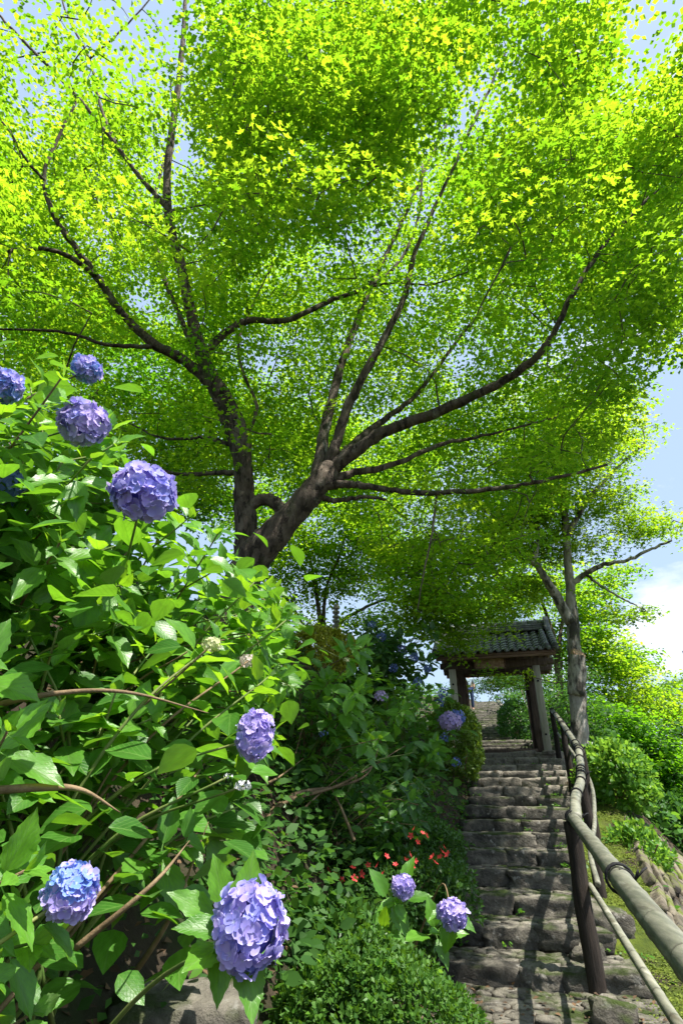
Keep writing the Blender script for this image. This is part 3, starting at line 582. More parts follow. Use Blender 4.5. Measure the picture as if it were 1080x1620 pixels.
# temple hall whose roof corner shows at the edge of the view
hx, hy = 27.5, 33.0
hall = thing('temple_hall', 'distant hall with an upturned grey roof corner against the cloud', 'building', (hx, hy, 0))
hz0 = float(H(hx, hy)) - 0.5
b = MB(); b.box((0, 0, (hz0 + 8.4) / 2), (8, 7, 8.4 - hz0)); part('wall', b.mesh('wall', M['plaster']), hall)
b = MB(); tip = P(1078, 1030, 38)
nn = 13; us = np.linspace(-1, 1, nn)
def roof_ring(hw, hd, z, lift):
    pts = []
    for (ax_, ay_, bx_, by_) in ((-1, -1, 1, -1), (1, -1, 1, 1), (1, 1, -1, 1), (-1, 1, -1, -1)):
        for u in np.linspace(0, 1, nn)[:-1]:
            x = ax_ + (bx_ - ax_) * u; y = ay_ + (by_ - ay_) * u; c = abs(2 * u - 1) ** 4; pts.append((x * hw, y * hd, z + lift * c))
    return np.array(pts)
hw_ = hx - tip[0]; hd_ = hy - tip[1]
hd_ = max(hd_, 2.0)
r0 = roof_ring(hw_ if hw_ > 2 else 6.2, 5.0, tip[2] - 0.55, 0.55); r1 = roof_ring(4.2, 3.4, tip[2] + 0.6, 0.15); r2 = roof_ring(2.0, 0.6, tip[2] + 2.8, 0.0); r3 = r0 + [0, 0, -0.18]
n = len(r0); v = np.vstack([r3, r0, r1, r2]); q = []
for k in range(3):
    for i in range(n): q.append((k * n + i, k * n + (i + 1) % n, (k + 1) * n + (i + 1) % n, (k + 1) * n + i))
b.add(v, q); b.add(r2, None, [(0, i, i + 1) for i in range(1, n - 1)])
part('roof', b.mesh('roof', M['tile']), hall)

# stone pagoda with a ringed spire
pb = P(531, 1040, 11.5); pz = P(531, 1020, 11.5)[2] - 1.5
pag = thing('stone_pagoda', 'grey stone pagoda with a ringed spire behind the golden shrub', 'pagoda', (pb[0], pb[1], pz - 0.1))
zt_roof = P(531, 1020, 11.5)[2] - pz + 0.1; ztop = P(531, 955, 11.5)[2] - pz + 0.1
def eave(zb, w, h):
    b = MB(); v = []
    for z, ww, lf in ((zb, w, 0.06), (zb + 0.07, w, 0.08), (zb + h * 0.6, w * 0.66, 0.02), (zb + h, w * 0.42, 0)):
        for x, y in ((-1, -1), (0, -1), (1, -1), (1, 0), (1, 1), (0, 1), (-1, 1), (-1, 0)): v.append((x * ww, y * ww, z + (lf if x and y else 0)))
    q = [(k * 8 + i, k * 8 + (i + 1) % 8, k * 8 + 8 + (i + 1) % 8, k * 8 + 8 + i) for k in range(3) for i in range(8)]
    b.add(v, q, [(24, 24 + i, 25 + i) for i in range(1, 7)] + [(0, i + 1, i) for i in range(1, 7)]); return b
b = MB(); b.box((0, 0, 0.12), (0.9, 0.9, 0.5), bev=0.03); part('base', b.mesh('base', M['granite_pale']), pag)
z = 0.37; ntier = 2
hgt = (zt_roof - 0.37) / ntier
for i in range(ntier):
    bh = hgt - 0.26; b = MB(); b.box((0, 0, z + bh / 2), (0.46 - 0.06 * i, 0.46 - 0.06 * i, bh), bev=0.01); part('body', b.mesh('body', M['granite_pale']), pag)
    part('eave', eave(z + bh, 0.42 - 0.06 * i, 0.26).mesh('eave', M['granite_pale']), pag); z += hgt
n = 120; tt = np.linspace(0, 1, n); rad = 0.058 + 0.016 * np.sign(np.sin(tt * 2 * np.pi * 9)) ; rad[tt > 0.93] = 0.05; rad[:10] = 0.12; rad[-3:] = [0.05, 0.035, 0.005]
b = MB(); b.tube(np.stack([0 * tt, 0 * tt, z - 0.02 + (ztop - z) * tt], 1), rad, 12); part('ringed_spire', b.mesh('ringed_spire', M['granite_pale']), pag)

# cut stone block under the bank
p = P(255, 1618, 2.25)
o = part('stone_block', stone_mesh('stone_block', (0.46, 0.30, 0.42), M['stone'], 701, amp=0.12, n=(9, 9, 9), pw=16, freq=4), loc=(p[0] + 0.02, p[1] + 0.12, p[2] - 0.16)); o.rotation_euler = (0.05, 0.04, 0.35)
tag(o, 'squared grey granite block at the foot of the bank under the big purple bloom', 'stone')

# ------------------------------------------------------------------ person beyond the gate
pp = P(744, 1120, 26.0)
pp = np.array([pp[0], pp[1], P(746, 1124, 26.0)[2]])
per = thing('person', 'person in pale blue top and navy trousers high on the steps behind the gate', 'person', pp)
def skin_body(name, verts, edges, radii, mat, parent, root=0):
    me = bpy.data.meshes.new(name); me.from_pydata(verts, edges, []); me.materials.append(mat); o = part(name, me, parent); o.modifiers.new('skin', 'SKIN')
    for i, r_ in enumerate(radii):
        me.skin_vertices[0].data[i].radius = (r_, r_); me.skin_vertices[0].data[i].use_root = (i == root)
    s = o.modifiers.new('sub', 'SUBSURF'); s.levels = 1; s.render_levels = 1; return o
skin_body('body', [(0, 0, .95), (0, 0, 1.15), (0, 0, 1.35), (0, 0, 1.44), (0, -.01, 1.52), (0, -.02, 1.62), (.18, 0, 1.36), (.24, .02, 1.1), (.22, -.06, .88), (-.18, 0, 1.36), (-.25, .02, 1.1), (-.2, -.1, .9), (.1, 0, .9), (.11, -.02, .5), (.11, .03, .08), (.11, -.12, .03), (-.1, 0, .9), (-.11, -.02, .5), (-.12, .03, .08), (-.12, -.12, .03)],
          [(0, 1), (1, 2), (2, 3), (3, 4), (4, 5), (2, 6), (6, 7), (7, 8), (2, 9), (9, 10), (10, 11), (0, 12), (12, 13), (13, 14), (14, 15), (0, 16), (16, 17), (17, 18), (18, 19)],
          [.14, .13, .15, .07, .06, .1, .06, .045, .035, .06, .045, .035, .085, .06, .045, .035, .085, .06, .045, .035], M['skin'], per)
skin_body('shirt', [(0, 0, .93), (0, 0, 1.15), (0, 0, 1.36), (.19, 0, 1.36), (.25, .02, 1.1), (-.19, 0, 1.36), (-.26, .02, 1.1)], [(0, 1), (1, 2), (2, 3), (3, 4), (2, 5), (5, 6)], [.165, .155, .17, .075, .06, .075, .06], M['shirt'], per)
skin_body('trousers', [(0, 0, .97), (.1, 0, .88), (.11, -.02, .5), (.11, .03, .1), (-.1, 0, .88), (-.11, -.02, .5), (-.12, .03, .1)], [(0, 1), (1, 2), (2, 3), (0, 4), (4, 5), (5, 6)], [.155, .105, .08, .065, .105, .08, .065], M['jeans'], per)
skin_body('hair', [(0, .01, 1.66), (0, .03, 1.72), (0, .05, 1.6)], [(0, 1), (0, 2)], [.115, .09, .09], M['hair'], per)
# ------------------------------------------------------------------ leaf templates (unit length along +Y, face +Z)
def maple_template(lobes=5):
    if lobes == 5:
        ang = np.radians([-84, -42, 0, 42, 84]); ln = [0.62, 0.88, 1.0, 0.88, 0.62]; va = np.radians([-118, -62, -20, 20, 62, 118]); vl = [0.17, 0.34, 0.42, 0.42, 0.34, 0.17]
    else:
        ang = np.radians([-55, 0, 55]); ln = [0.78, 1.0, 0.78]; va = np.radians([-105, -27, 27, 105]); vl = [0.22, 0.42, 0.42, 0.22]
    v = [(0, 0, 0)] + [(math.sin(a) * l, math.cos(a) * l, -0.16 * l * l) for a, l in zip(ang, ln)] + [(math.sin(a) * l, math.cos(a) * l, 0.02) for a, l in zip(va, vl)]
    n = len(ang); f = [(0, 1 + n + i + 1, 1 + i, 1 + n + i) for i in range(n)]
    return np.array(v), np.array(f)
MAPLE5 = maple_template(5); MAPLE3 = maple_template(3)
RHOMB = (np.array([(0, 0, 0), (0.30, 0.45, 0.07), (0, 1, -0.08), (-0.30, 0.45, 0.07), (0, 0.5, 0)]), np.array([(0, 1, 2, 4), (0, 4, 2, 3)]))
OVAL = (np.array([(0, 0, 0), (0.22, 0.22, 0.05), (0.25, 0.6, 0.05), (0, 1, -0.06), (-0.25, 0.6, 0.05), (-0.22, 0.22, 0.05), (0, 0.4, 0)]), np.array([(0, 1, 2, 6), (6, 2, 3, 4), (0, 6, 4, 5)]))

KITE = (np.array([(0, 0, 0), (0.40, 0.48, 0.05), (0, 1, -0.10), (-0.40, 0.48, 0.05)]), np.array([(0, 1, 2, 3)]))
def cloud(centers, R_, per, size, thick=0.22, tilt=0.40, droop=0.25, aspect=1.0):
    """flat leafy sprays round each centre"""
    n = len(centers); k = n * per
    a = rng.random(k) * 2 * np.pi; r = np.sqrt(rng.random(k)); h = rng.normal(0, 1, k)
    Rr = np.repeat(np.broadcast_to(R_, (n,)), per)
    tiltx = np.repeat(rng.normal(0, 0.22, n), per); tilty = np.repeat(rng.normal(0, 0.22, n), per)
    ox, oy = np.cos(a) * r * Rr, np.sin(a) * r * Rr
    pos = np.repeat(np.asarray(centers), per, 0) + np.stack([ox, oy, h * thick * Rr + ox * tiltx + oy * tilty - 0.25 * (r ** 2) * Rr * 0.5], 1)
    yd = np.stack([np.cos(a) + rng.normal(0, 0.6, k), np.sin(a) + rng.normal(0, 0.6, k), -droop + rng.normal(0, 0.3, k)], 1)
    up = np.stack([rng.normal(0, tilt, k), rng.normal(0, tilt, k), np.ones(k)], 1)
    rn = np.clip(np.repeat(rng.random(n), per) * 0.72 + rng.random(k) * 0.28, 0, 1)
    return pos, frames(yd, up), size * rng.uniform(0.65, 1.2, k), rn
def leaves_mesh(name, tmpl, cl, mat, sub):
    pos, mats, sc, rn = cl; v, f = scatter(tmpl[0], tmpl[1], pos, mats, sc)
    return mesh_np(name, v - np.asarray(sub), f, mat, rnd=np.repeat(rn, len(tmpl[0])), uv=np.tile(tmpl[2], (len(pos), 1)) if len(tmpl) > 2 else None, smooth=len(tmpl) > 2)
def ellipsoid(c, r, n, shell=0.45, lo=-1.0):
    out = []
    while len(out) < n:
        d = unit(rng.normal(size=3)); k = (shell + (1 - shell) * rng.random()) if rng.random() < 0.75 else rng.random() ** 0.5
        if d[2] * k < lo: continue
        out.append(np.asarray(c) + d * k * np.asarray(r))
    return np.array(out)
def grow_twigs(nodes, centers, r0=0.0045):
    """joins every spray to the nearest point already in the tree by a thin bent twig"""
    nodes = list(map(np.asarray, nodes)); arr = np.empty((len(nodes) + len(centers) * 4, 3)); arr[:len(nodes)] = nodes; n = len(nodes)
    d0 = np.array([np.min(np.sum((arr[:n] - c) ** 2, 1)) for c in centers]); mb = MB()
    for i in np.argsort(d0):
        c = centers[i]; d = np.sum((arr[:n] - c) ** 2, 1); j = np.argmin(d); a = arr[j]; ln = math.sqrt(d[j])
        if ln < 0.05: continue
        k = rng.normal(0, 0.11 * ln, 3); m1 = a + (c - a) * 0.35 + k + np.array([0, 0, 0.05 * ln]); m2 = a + (c - a) * 0.7 + k * 0.6 + np.array([0, 0, 0.05 * ln])
        p = np.array([a, m1, m2, c]); r = r0 + 0.0075 * min(ln, 2.0)
        mb.tube(p, [r, r * 0.8, r * 0.6, r * 0.35], 4, cap=False)
        arr[n] = m1; arr[n + 1] = m2; arr[n + 2] = c; n += 3
    return mb
def tree(name, label, cat, base, limbs, centers, R_, per, size, tmpl, mat, bark, group=None, sides=10, thick=0.22, twigs=True, crown2=None, droop=0.25, extra_twigs=None):
    base = np.asarray(base, float); t = thing(name, label, cat, base, group); nodes = []
    for li, (pts, r_a, r_b) in enumerate(limbs):
        c = catmull(pts, max(8, 6 * len(pts))); n = len(c); s = np.linspace(0, 1, n)
        c[1:-1] += rng.normal(0, 0.12, (n - 2, 3)) * min(r_a, 0.05)
        mb = MB(); mb.tube(c, r_a + (r_b - r_a) * s ** 0.8, sides if r_a > 0.05 else 7, rough=0.22)
        part('trunk' if li == 0 else 'branch', mb.mesh('trunk' if li == 0 else 'branch', bark, True, base), t); nodes += list(c[2:])
    if twigs and len(centers):
        o = part('twigs', grow_twigs(nodes, centers if extra_twigs is None else np.vstack([centers, extra_twigs])).mesh('twigs', M['twig'] if bark is not M['bark'] else M['bark'], False, base), t, kind='stuff')
    part('crown', leaves_mesh('crown', tmpl, cloud(centers, R_, per, size, thick, droop=droop), mat, base), t, kind='stuff')
    for cc in crown2 or []:
        part('crown', leaves_mesh('crown', cc[1], cloud(*cc[0]), cc[2], base), t, kind='stuff')
    return t
def PL(*pts): return [P(*p) for p in pts]

# ------------------------------------------------------------------ the big maple over the steps
LIMBS = [
 (PL((368, 965, 6.6), (395, 892, 6.6), (432, 848, 6.5), (470, 806, 6.45), (502, 772, 6.4), (522, 738, 6.4)), 0.25, 0.14),
 (PL((392, 900, 6.6), (390, 850, 6.65), (388, 800, 6.65), (385, 745, 6.6), (380, 690, 6.55), (365, 650, 6.5), (345, 612, 6.4)), 0.165, 0.115),
 (PL((350, 622, 6.42), (326, 575, 6.25), (303, 500, 6.0), (289, 430, 5.8), (268, 345, 5.6), (266, 255, 5.4), (279, 160, 5.2), (290, 60, 5.0), (294, -10, 4.9), (302, -110, 4.8)), 0.105, 0.025),
 (PL((264, 328, 5.55), (226, 285, 5.4), (185, 230, 5.2), (120, 150, 5.0), (60, 88, 4.8), (0, 25, 4.6), (-80, -60, 4.4)), 0.045, 0.015),
 (PL((352, 628, 6.42), (318, 592, 6.3), (285, 566, 6.2), (238, 540, 6.0), (190, 492, 5.8), (150, 432, 5.6), (115, 385, 5.4), (84, 338, 5.2), (70, 280, 5.1), (94, 215, 5.0), (122, 160, 4.9)), 0.095, 0.016),
 (PL((152, 436, 5.6), (100, 401, 5.3), (40, 394, 5.1), (-40, 412, 5.0)), 0.04, 0.02),
 (PL((240, 548, 6.0), (172, 546, 5.8), (100, 525, 5.6), (-10, 520, 5.3)), 0.035, 0.014),
 (PL((70, 285, 5.1), (40, 250, 4.9), (10, 200, 4.7), (-40, 150, 4.6)), 0.025, 0.01),
 (PL((185, 232, 5.2), (160, 170, 5.2), (140, 90, 5.1), (105, 20, 5.0), (90, -40, 5.0)), 0.028, 0.012),
 (PL((140, 95, 5.1), (180, 60, 5.0), (232, 5, 4.9), (262, -40, 4.9)), 0.018, 0.009),
 (PL((328, 555, 6.2), (365, 520, 6.25), (402, 506, 6.3), (455, 507, 6.4), (520, 476, 6.6), (578, 455, 6.7), (622, 425, 6.8), (650, 380, 6.9), (664, 330, 6.9), (668, 260, 6.9)), 0.06, 0.018),
 (PL((578, 455, 6.7), (625, 447, 6.6), (682, 450, 6.4), (740, 430, 6.2)), 0.025, 0.010),
 (PL((376, 720, 6.7), (350, 652, 7.0), (312, 562, 7.2), (258, 432, 7.4), (242, 332, 7.5), (272, 200, 7.6), (270, 120, 7.6)), 0.075, 0.018),
 (PL((380, 748, 6.7), (332, 748, 6.9), (282, 750, 7.1), (215, 735, 7.3), (150, 742, 7.5)), 0.045, 0.012),
 (PL((372, 705, 6.8), (320, 692, 7.0), (262, 694, 7.2), (205, 670, 7.4)), 0.04, 0.012),
 (PL((390, 690, 6.6), (406, 645, 6.5), (386, 592, 6.4), (377, 545, 6.4), (396, 490, 6.5), (430, 420, 6.6)), 0.032, 0.010),
 (PL((393, 800, 6.6), (420, 790, 6.6), (440, 800, 6.55), (450, 815, 6.5)), 0.075, 0.09),
 (PL((498, 778, 6.42), (508, 715, 6.5), (518, 660, 6.6), (536, 590, 6.7), (560, 520, 6.8), (592, 440, 7.0), (640, 340, 7.1), (690, 230, 7.2), (735, 140, 7.2)), 0.10, 0.018),
 (PL((515, 750, 6.4), (532, 700, 6.3), (548, 650, 6.2), (577, 590, 6.1), (610, 530, 6.0), (640, 468, 5.95), (656, 400, 5.9), (700, 300, 5.7), (760, 170, 5.5), (810, 60, 5.3)), 0.085, 0.016),
 (PL((518, 745, 6.4), (560, 715, 6.3), (605, 684, 6.2), (680, 656, 6.0), (742, 630, 5.8), (800, 600, 5.6), (850, 562, 5.4), (874, 528, 5.3), (905, 465, 5.15), (960, 380, 5.0), (1040, 300, 4.8)), 0.10, 0.018),
 (PL((528, 735, 6.45), (562, 700, 6.8), (612, 660, 7.2), (662, 620, 7.5), (722, 540, 7.8), (800, 440, 8.0)), 0.075, 0.018),
 (PL((512, 770, 6.42), (545, 766, 6.3), (582, 769, 6.15), (642, 778, 5.9), (760, 776, 5.6), (860, 760, 5.4), (960, 735, 5.2)), 0.062, 0.014),
 (PL((520, 760, 6.45), (562, 748, 6.55), (622, 735, 6.7), (700, 702, 7.0), (762, 690, 7.2), (880, 660, 7.6)), 0.065, 0.014),
 (PL((690, 785, 5.8), (682, 850, 5.8), (671, 900, 5.8), (660, 965, 5.8)), 0.016, 0.006),
 (PL((505, 785, 6.42), (530, 792, 6.5), (575, 786, 6.6), (610, 790, 6.7)), 0.045, 0.02),
]
LIMBS = [(np.array(p), a, b) for p, a, b in LIMBS]
GAPS = [(1030, 45, 62), (1085, 640, 55), (1075, 750, 70), (1050, 900, 60), (300, 238, 22), (195, 575, 26), (62, 172, 26), (60, 385, 0), (655, 0, 22), (190, 78, 14), (140, 365, 20), (60, 560, 0), (265, 590, 10), (1000, 130, 26), (590, 690, 12), (660, 480, 10), (230, 480, 14), (735, 560, 12), (420, 560, 14), (540, 380, 12)]
def gap_ok(c, extra=0):
    x, y = proj(c); ok = np.ones(len(c), bool)
    for gx_, gy_, gr in GAPS: ok &= (x - gx_) ** 2 + (y - gy_) ** 2 > (gr + extra) ** 2
    return ok
def crown_points(n):
    # layered sprays all through a dome of foliage round the limbs, thinned in patches so that the sky shows here and there
    out = []; tries = 0
    while len(out) < n and tries < 200000:
        tries += 1
        px, py = rng.uniform(-120, 1150), rng.uniform(-100, 980)
        low = np.interp(px, [-300, 60, 180, 330, 420, 520, 640, 700, 790, 900, 1030, 1080, 1300], [640, 640, 770, 780, 740, 770, 930, 985, 940, 770, 560, 560, 560])
        if py > low or (px > 1095 and py > 250): continue
        for _k in range(7):
            c = P(px, py, rng.uniform(3.2, 12.6)); x, y, z = c
            q = 1 - ((y - 7.4) / 5.8) ** 2 - (x / 8.6) ** 2
            good = q > 0 and 3.6 < z < 6.3 + 6.8 * math.sqrt(max(q, 0)) and not (y < 4.2 and z < 5.0)
            if good: break
        if not good: continue
        w = 0.62 + 0.5 * mnoise.noise(Vector(c) * 0.75) + (0.1 if px > 520 and py < 560 else 0) + (0.22 if px < 300 and py < 420 else 0)
        if rng.random() < w: out.append(c)
    return np.array(out)
cen = crown_points(3050)
cen = cen[gap_ok(cen, 22)]
# the leaves hang above and behind the main limbs, so few sprays stand between a limb and a person on the path
lp = np.vstack([catmull(p, 60) for p, a, b in LIMBS]); lr_ = np.concatenate([40 + 430 * np.linspace(a, b, 60) for p, a, b in LIMBS]); lx_, ly_ = proj(lp); ld = np.linalg.norm(lp - EYE, axis=1); sx_, sy_ = proj(cen); sd0 = np.linalg.norm(cen - EYE, axis=1)
dd_ = (sx_[:, None] - lx_[None]) ** 2 + (sy_[:, None] - ly_[None]) ** 2; front = ((dd_ < lr_[None] ** 2) & (sd0[:, None] < ld[None] + 0.15)).any(1)
mv = front & (rng.random(len(cen)) < 0.93); far_ = np.array([P(a, b_, min(y + rng.uniform(1.6, 4.2), 12)) for a, b_, y in zip(sx_[mv], sy_[mv], cen[mv][:, 1])]); far_ = far_[far_[:, 2] < 13.2]
far2 = far_[rng.random(len(far_)) < 0.45] * [1, 1, 1] + 0; fx, fy = proj(far2); far2 = np.array([P(a, b_, min(y + rng.uniform(-0.9, 1.2), 11)) for a, b_, y in zip(fx + rng.normal(0, 25, len(fx)), fy + rng.normal(0, 25, len(fx)), far2[:, 1])])
cen = np.vstack([cen[~mv], far_, far2[(far2[:, 1] > 7.2) & gap_ok(far2, 20)]])
cl_dist = np.linalg.norm(cen - EYE, axis=1)
SUNV = np.array(SUN_DIR); LIT = [W3(a, b_, RISE * b_ / RUN + 0.15) for a in (-0.45, 0.1, 0.6) for b_ in (4.6, 5.6, 6.6, 7.6)] + [P(970, 1225, 9.6), P(945, 1215, 9.3), P(1000, 1230, 9.8), P(740, 1160, 10.7), P(860, 1120, 12.9), P(910, 1100, 11.5), P(900, 1180, 8.0), P(508, 1038, 9.0), P(480, 1040, 9.0), P(535, 1040, 9.0)]
def sunlit_gaps(c, r=0.42, p=0.8):
    # holes in the crown through which the sun reaches the top steps, the rail end and the shrubs beside them
    hit = np.zeros(len(c), bool)
    for q in LIT:
        d = c - q; t_ = d @ SUNV; hit |= (np.linalg.norm(d - t_[:, None] * SUNV, axis=1) < r) & (t_ > 0.8)
    return ~(hit & (rng.random(len(c)) < p))
cen = cen[sunlit_gaps(cen)]
cd_ = np.linalg.norm(cen - EYE, axis=1); near_ = cd_ < 6.0; back_ = cd_ > 8.6; mid_ = ~near_ & ~back_
tree('maple_tree', 'big spreading maple with forked dark trunk arching over the stone steps', 'tree', (LIMBS[0][0][0][0], 6.6, LIMBS[0][0][0][2] - 0.3), [(np.vstack([LIMBS[0][0][0] - [0.12, 0, 0.6], LIMBS[0][0]]), 0.27, 0.14)] + LIMBS[1:], cen[near_], rng.uniform(0.26, 0.46, int(near_.sum())), 76, 0.060, MAPLE5, M['maple'], M['bark'], thick=0.16, crown2=[((cen[mid_], rng.uniform(0.28, 0.5, int(mid_.sum())), 88, 0.063, 0.15), MAPLE3, M['maple']), ((cen[back_], rng.uniform(0.35, 0.6, int(back_.sum())), 96, 0.074, 0.15), KITE, M['maple'])], extra_twigs=cen[~near_])

# ------------------------------------------------------------------ the other trees
def poly_limbs(base, top, r, arms, ybase=None):
    return [(np.array([base, (np.array(base) + top) / 2 + rng.normal(0, 0.08, 3), top]), r, r * 0.4)] + arms
# pale broken trunk beside the rail
PT = PL((917, 1175, 11.6), (914, 1110, 11.6), (909, 1040, 11.6), (905, 985, 11.6), (901, 930, 11.6), (897, 880, 11.6), (893, 800, 11.4), (885, 720, 11.2), (880, 660, 11))
PT = np.array(PT); pbase = np.array([PT[0][0] + 0.03, PT[0][1], float(H(PT[0][0], PT[0][1])) - 0.2])
parms = [(np.array(PL((903, 985, 11.6), (880, 945, 11.5), (862, 915, 11.3), (842, 888, 11.2), (800, 862, 10.8), (750, 850, 10.4))), 0.13, 0.03),
         (np.array(PL((902, 925, 11.6), (925, 908, 11.4), (955, 893, 11.2), (992, 886, 11.0), (1030, 868, 10.8), (1062, 855, 10.6))), 0.07, 0.02),
         (np.array(PL((895, 850, 11.5), (930, 790, 11.2), (975, 740, 11), (1020, 700, 10.8))), 0.07, 0.02),
         (np.array(PL((890, 790, 11.4), (855, 730, 11.4), (830, 680, 11.4))), 0.06, 0.02),
         (np.array(PL((845, 892, 11.2), (850, 840, 11.3), (835, 790, 11.4), (800, 730, 11.4))), 0.06, 0.02),
         (np.array(PL((925, 908, 11.4), (955, 930, 11.2), (990, 950, 11), (1020, 965, 10.9))), 0.035, 0.012)]
def pxcl(spec, n, R_px=60, Ylo=10, Yhi=12.5):
    """spray centres through the volume of clumps given at their place, (px, py, Y, radius in m, flatness)"""
    out = []
    for (px, py, Y, r, fl) in spec:
        m = max(3, int(n * r * r)); out.append(ellipsoid(P(px, py, Y), (r, r, r * fl), m, 0.2))
    return np.vstack(out)
cp = pxcl([(870, 650, 11, 1.5, .5), (960, 690, 10.8, 1.4, .45), (1020, 720, 10.6, 0.9, .4), (830, 720, 11.2, 1.6, .5), (930, 770, 11, 1.6, .4), (1010, 800, 10.8, 1.1, .35), (1045, 835, 10.6, .8, .35), (850, 800, 11.2, 1.5, .4), (770, 800, 10.8, 1.5, .45), (780, 870, 10.8, 1.1, .35), (720, 870, 10.6, 1.0, .4), (950, 860, 11, .9, .3), (1000, 965, 10.9, .62, .35), (960, 925, 11.1, .55, .3), (1040, 905, 10.7, .32, .4), (880, 870, 11.8, .9, .35), (820, 930, 12.4, 1.0, .4), (1000, 640, 11, .8, .4), (1058, 640, 10.2, .3, .5), (700, 930, 10.0, .9, .4), (640, 900, 10, .9, .5), (700, 985, 11.0, .55, .6), (745, 985, 11.4, .5, .5), (690, 950, 10.6, .8, .5), (770, 955, 11.2, .7, .5), (725, 1015, 11.8, .4, .7), (705, 1005, 11.5, .45, .7), (750, 1012, 11.9, .4, .6), (790, 985, 11.8, .3, .6), (775, 1068, 11.8, .2, .5), (803, 1085, 12, .18, .5), (818, 1070, 12, .2, .6), (660, 970, 10.8, .7, .6), (930, 700, 11.4, 1.2, .6), (1010, 760, 11.3, .9, .5), (860, 850, 12, 1.2, .4), (980, 840, 11.6, .7, .4), (1010, 690, 11.5, .9, .5), (940, 640, 12, 1.2, .5), (960, 800, 12, 1.0, .5)], 33)
cp = cp[gap_ok(cp, 0)]; cp = cp[sunlit_gaps(cp, 0.36, 0.75)]
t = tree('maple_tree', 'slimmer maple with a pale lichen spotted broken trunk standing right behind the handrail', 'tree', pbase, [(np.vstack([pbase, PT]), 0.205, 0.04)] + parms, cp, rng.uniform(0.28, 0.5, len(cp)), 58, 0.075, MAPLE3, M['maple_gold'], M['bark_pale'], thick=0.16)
q0 = P(913, 1036, 11.42); b = MB(); b.tube(catmull([P(911, 1100, 11.55), P(912, 1065, 11.5), q0], 10), [0.17] * 5 + [0.165, 0.16, 0.15, 0.14, 0.13], 14, rough=0.3); stub = part('broken_stub', b.mesh('broken_stub', M['bark_pale'], True, pbase), t)
b = MB(); cn = unit(np.array([0.25, -0.75, 0.65])); c1 = unit(np.cross(cn, [0, 0, 1.0])); c2 = np.cross(cn, c1); ang = np.linspace(0, 2 * np.pi, 20, endpoint=False); rj = 0.12 * (1 + 0.28 * np.sin(ang * 3 + 1) * np.cos(ang * 5)); ring = q0 + cn * 0.055 + np.outer(np.cos(ang) * rj * 0.9, c1) + np.outer(np.sin(ang) * rj * 1.15, c2)
inner = q0 + cn * 0.045 + np.outer(np.cos(ang) * rj * 0.45, c1) + np.outer(np.sin(ang) * rj * 0.6, c2); low_ = q0 - cn * 0.08 + np.outer(np.cos(ang) * 0.13, c1) + np.outer(np.sin(ang) * 0.15, c2)
b.add(np.vstack([low_, ring, inner, [q0 + cn * 0.06]]), [(k * 20 + i, k * 20 + (i + 1) % 20, (k + 1) * 20 + (i + 1) % 20, (k + 1) * 20 + i) for k in range(2) for i in range(20)], [(40 + i, 40 + (i + 1) % 20, 60) for i in range(20)])
part('torn_wood', b.mesh('torn_wood', M['wood_raw'], False, pbase), stub)
# thin multi-stemmed tree behind the golden shrub
def small_tree(label, px, pyb, Y, stems, clumps, mat, dens, size, tmpl, per=55, r=0.07, cat='tree', name='broadleaf_tree', group='trees around the gate', bark='bark', R_=(0.3, 0.55), twigs=True):
    b0 = P(px, pyb, Y); zb = min(float(H(b0[0], b0[1])) - 0.1, b0[2]); base = np.array([b0[0], b0[1], zb])
    limbs = []
    for i, s in enumerate(stems):
        pts = np.array(PL(*s)); pts = np.vstack([base + [rng.normal(0, .08), rng.normal(0, .08), 0], pts]); limbs.append((pts, r if i == 0 else r * 0.8, 0.015))
    cs = pxcl(clumps, dens)
    return tree(name, label, cat, base, limbs, cs, rng.uniform(R_[0], R_[1], len(cs)), per, size, tmpl, M[mat], M[bark], group, thick=0.2, twigs=twigs)
small_tree('thin many stemmed tree with airy crown behind the ringed stone spire', 508, 1030, 14, [[(506, 990, 14), (500, 940, 14), (490, 880, 13.8), (470, 820, 13.6)], [(512, 985, 14), (516, 930, 14.2), (540, 870, 14.2), (560, 800, 14.2)], [(480, 1000, 14), (462, 960, 14), (430, 920, 13.8), (400, 880, 13.5)], [(530, 1000, 14), (570, 965, 13.6), (620, 945, 13.2), (670, 930, 12.8)]],
           [(470, 850, 13.6, 1.5, .6), (560, 850, 14, 1.6, .6), (620, 870, 13.4, 1.3, .6), (430, 900, 13.6, 1.1, .6), (520, 930, 14, .9, .6), (400, 800, 14, 1.4, .7), (500, 770, 14.5, 1.6, .6), (600, 780, 14, 1.6, .6), (660, 950, 12.6, .6, .6), (600, 940, 13, .45, .5), (450, 950, 14, .5, .6), (690, 990, 12.3, .6, .7), (420, 960, 13, .6, .7), (480, 985, 13.5, .45, .7), (580, 985, 13, .6, .6), (640, 985, 12.6, .5, .6), (555, 900, 14.5, 1.0, .6), (540, 700, 15, 1.8, .6), (440, 700, 15, 1.8, .6), (640, 720, 15, 1.8, .6)], 'maple', 30, 0.10, KITE, 60, 0.09)
small_tree('leaning dark stemmed tree just behind the right end of the gate roof', 880, 1110, 17, [[(880, 1040, 17), (868, 985, 17), (850, 940, 17), (820, 900, 17)], [(885, 1020, 17), (890, 970, 17), (880, 930, 17)]],
           [(860, 930, 17, 1.6, .6), (800, 920, 17, 1.6, .5), (930, 960, 17, 1.2, .5), (940, 1010, 16.5, 1.1, .5), (900, 1040, 17.5, 1.3, .6), (760, 960, 17, 1.5, .5), (960, 1050, 17, 1.2, .5), (830, 1000, 18, 1.4, .6), (950, 920, 18, 1.3, .5), (900, 970, 18, 1.5, .6), (985, 1040, 17.5, .9, .5)], 'maple', 18, 0.115, KITE, 55, 0.11)
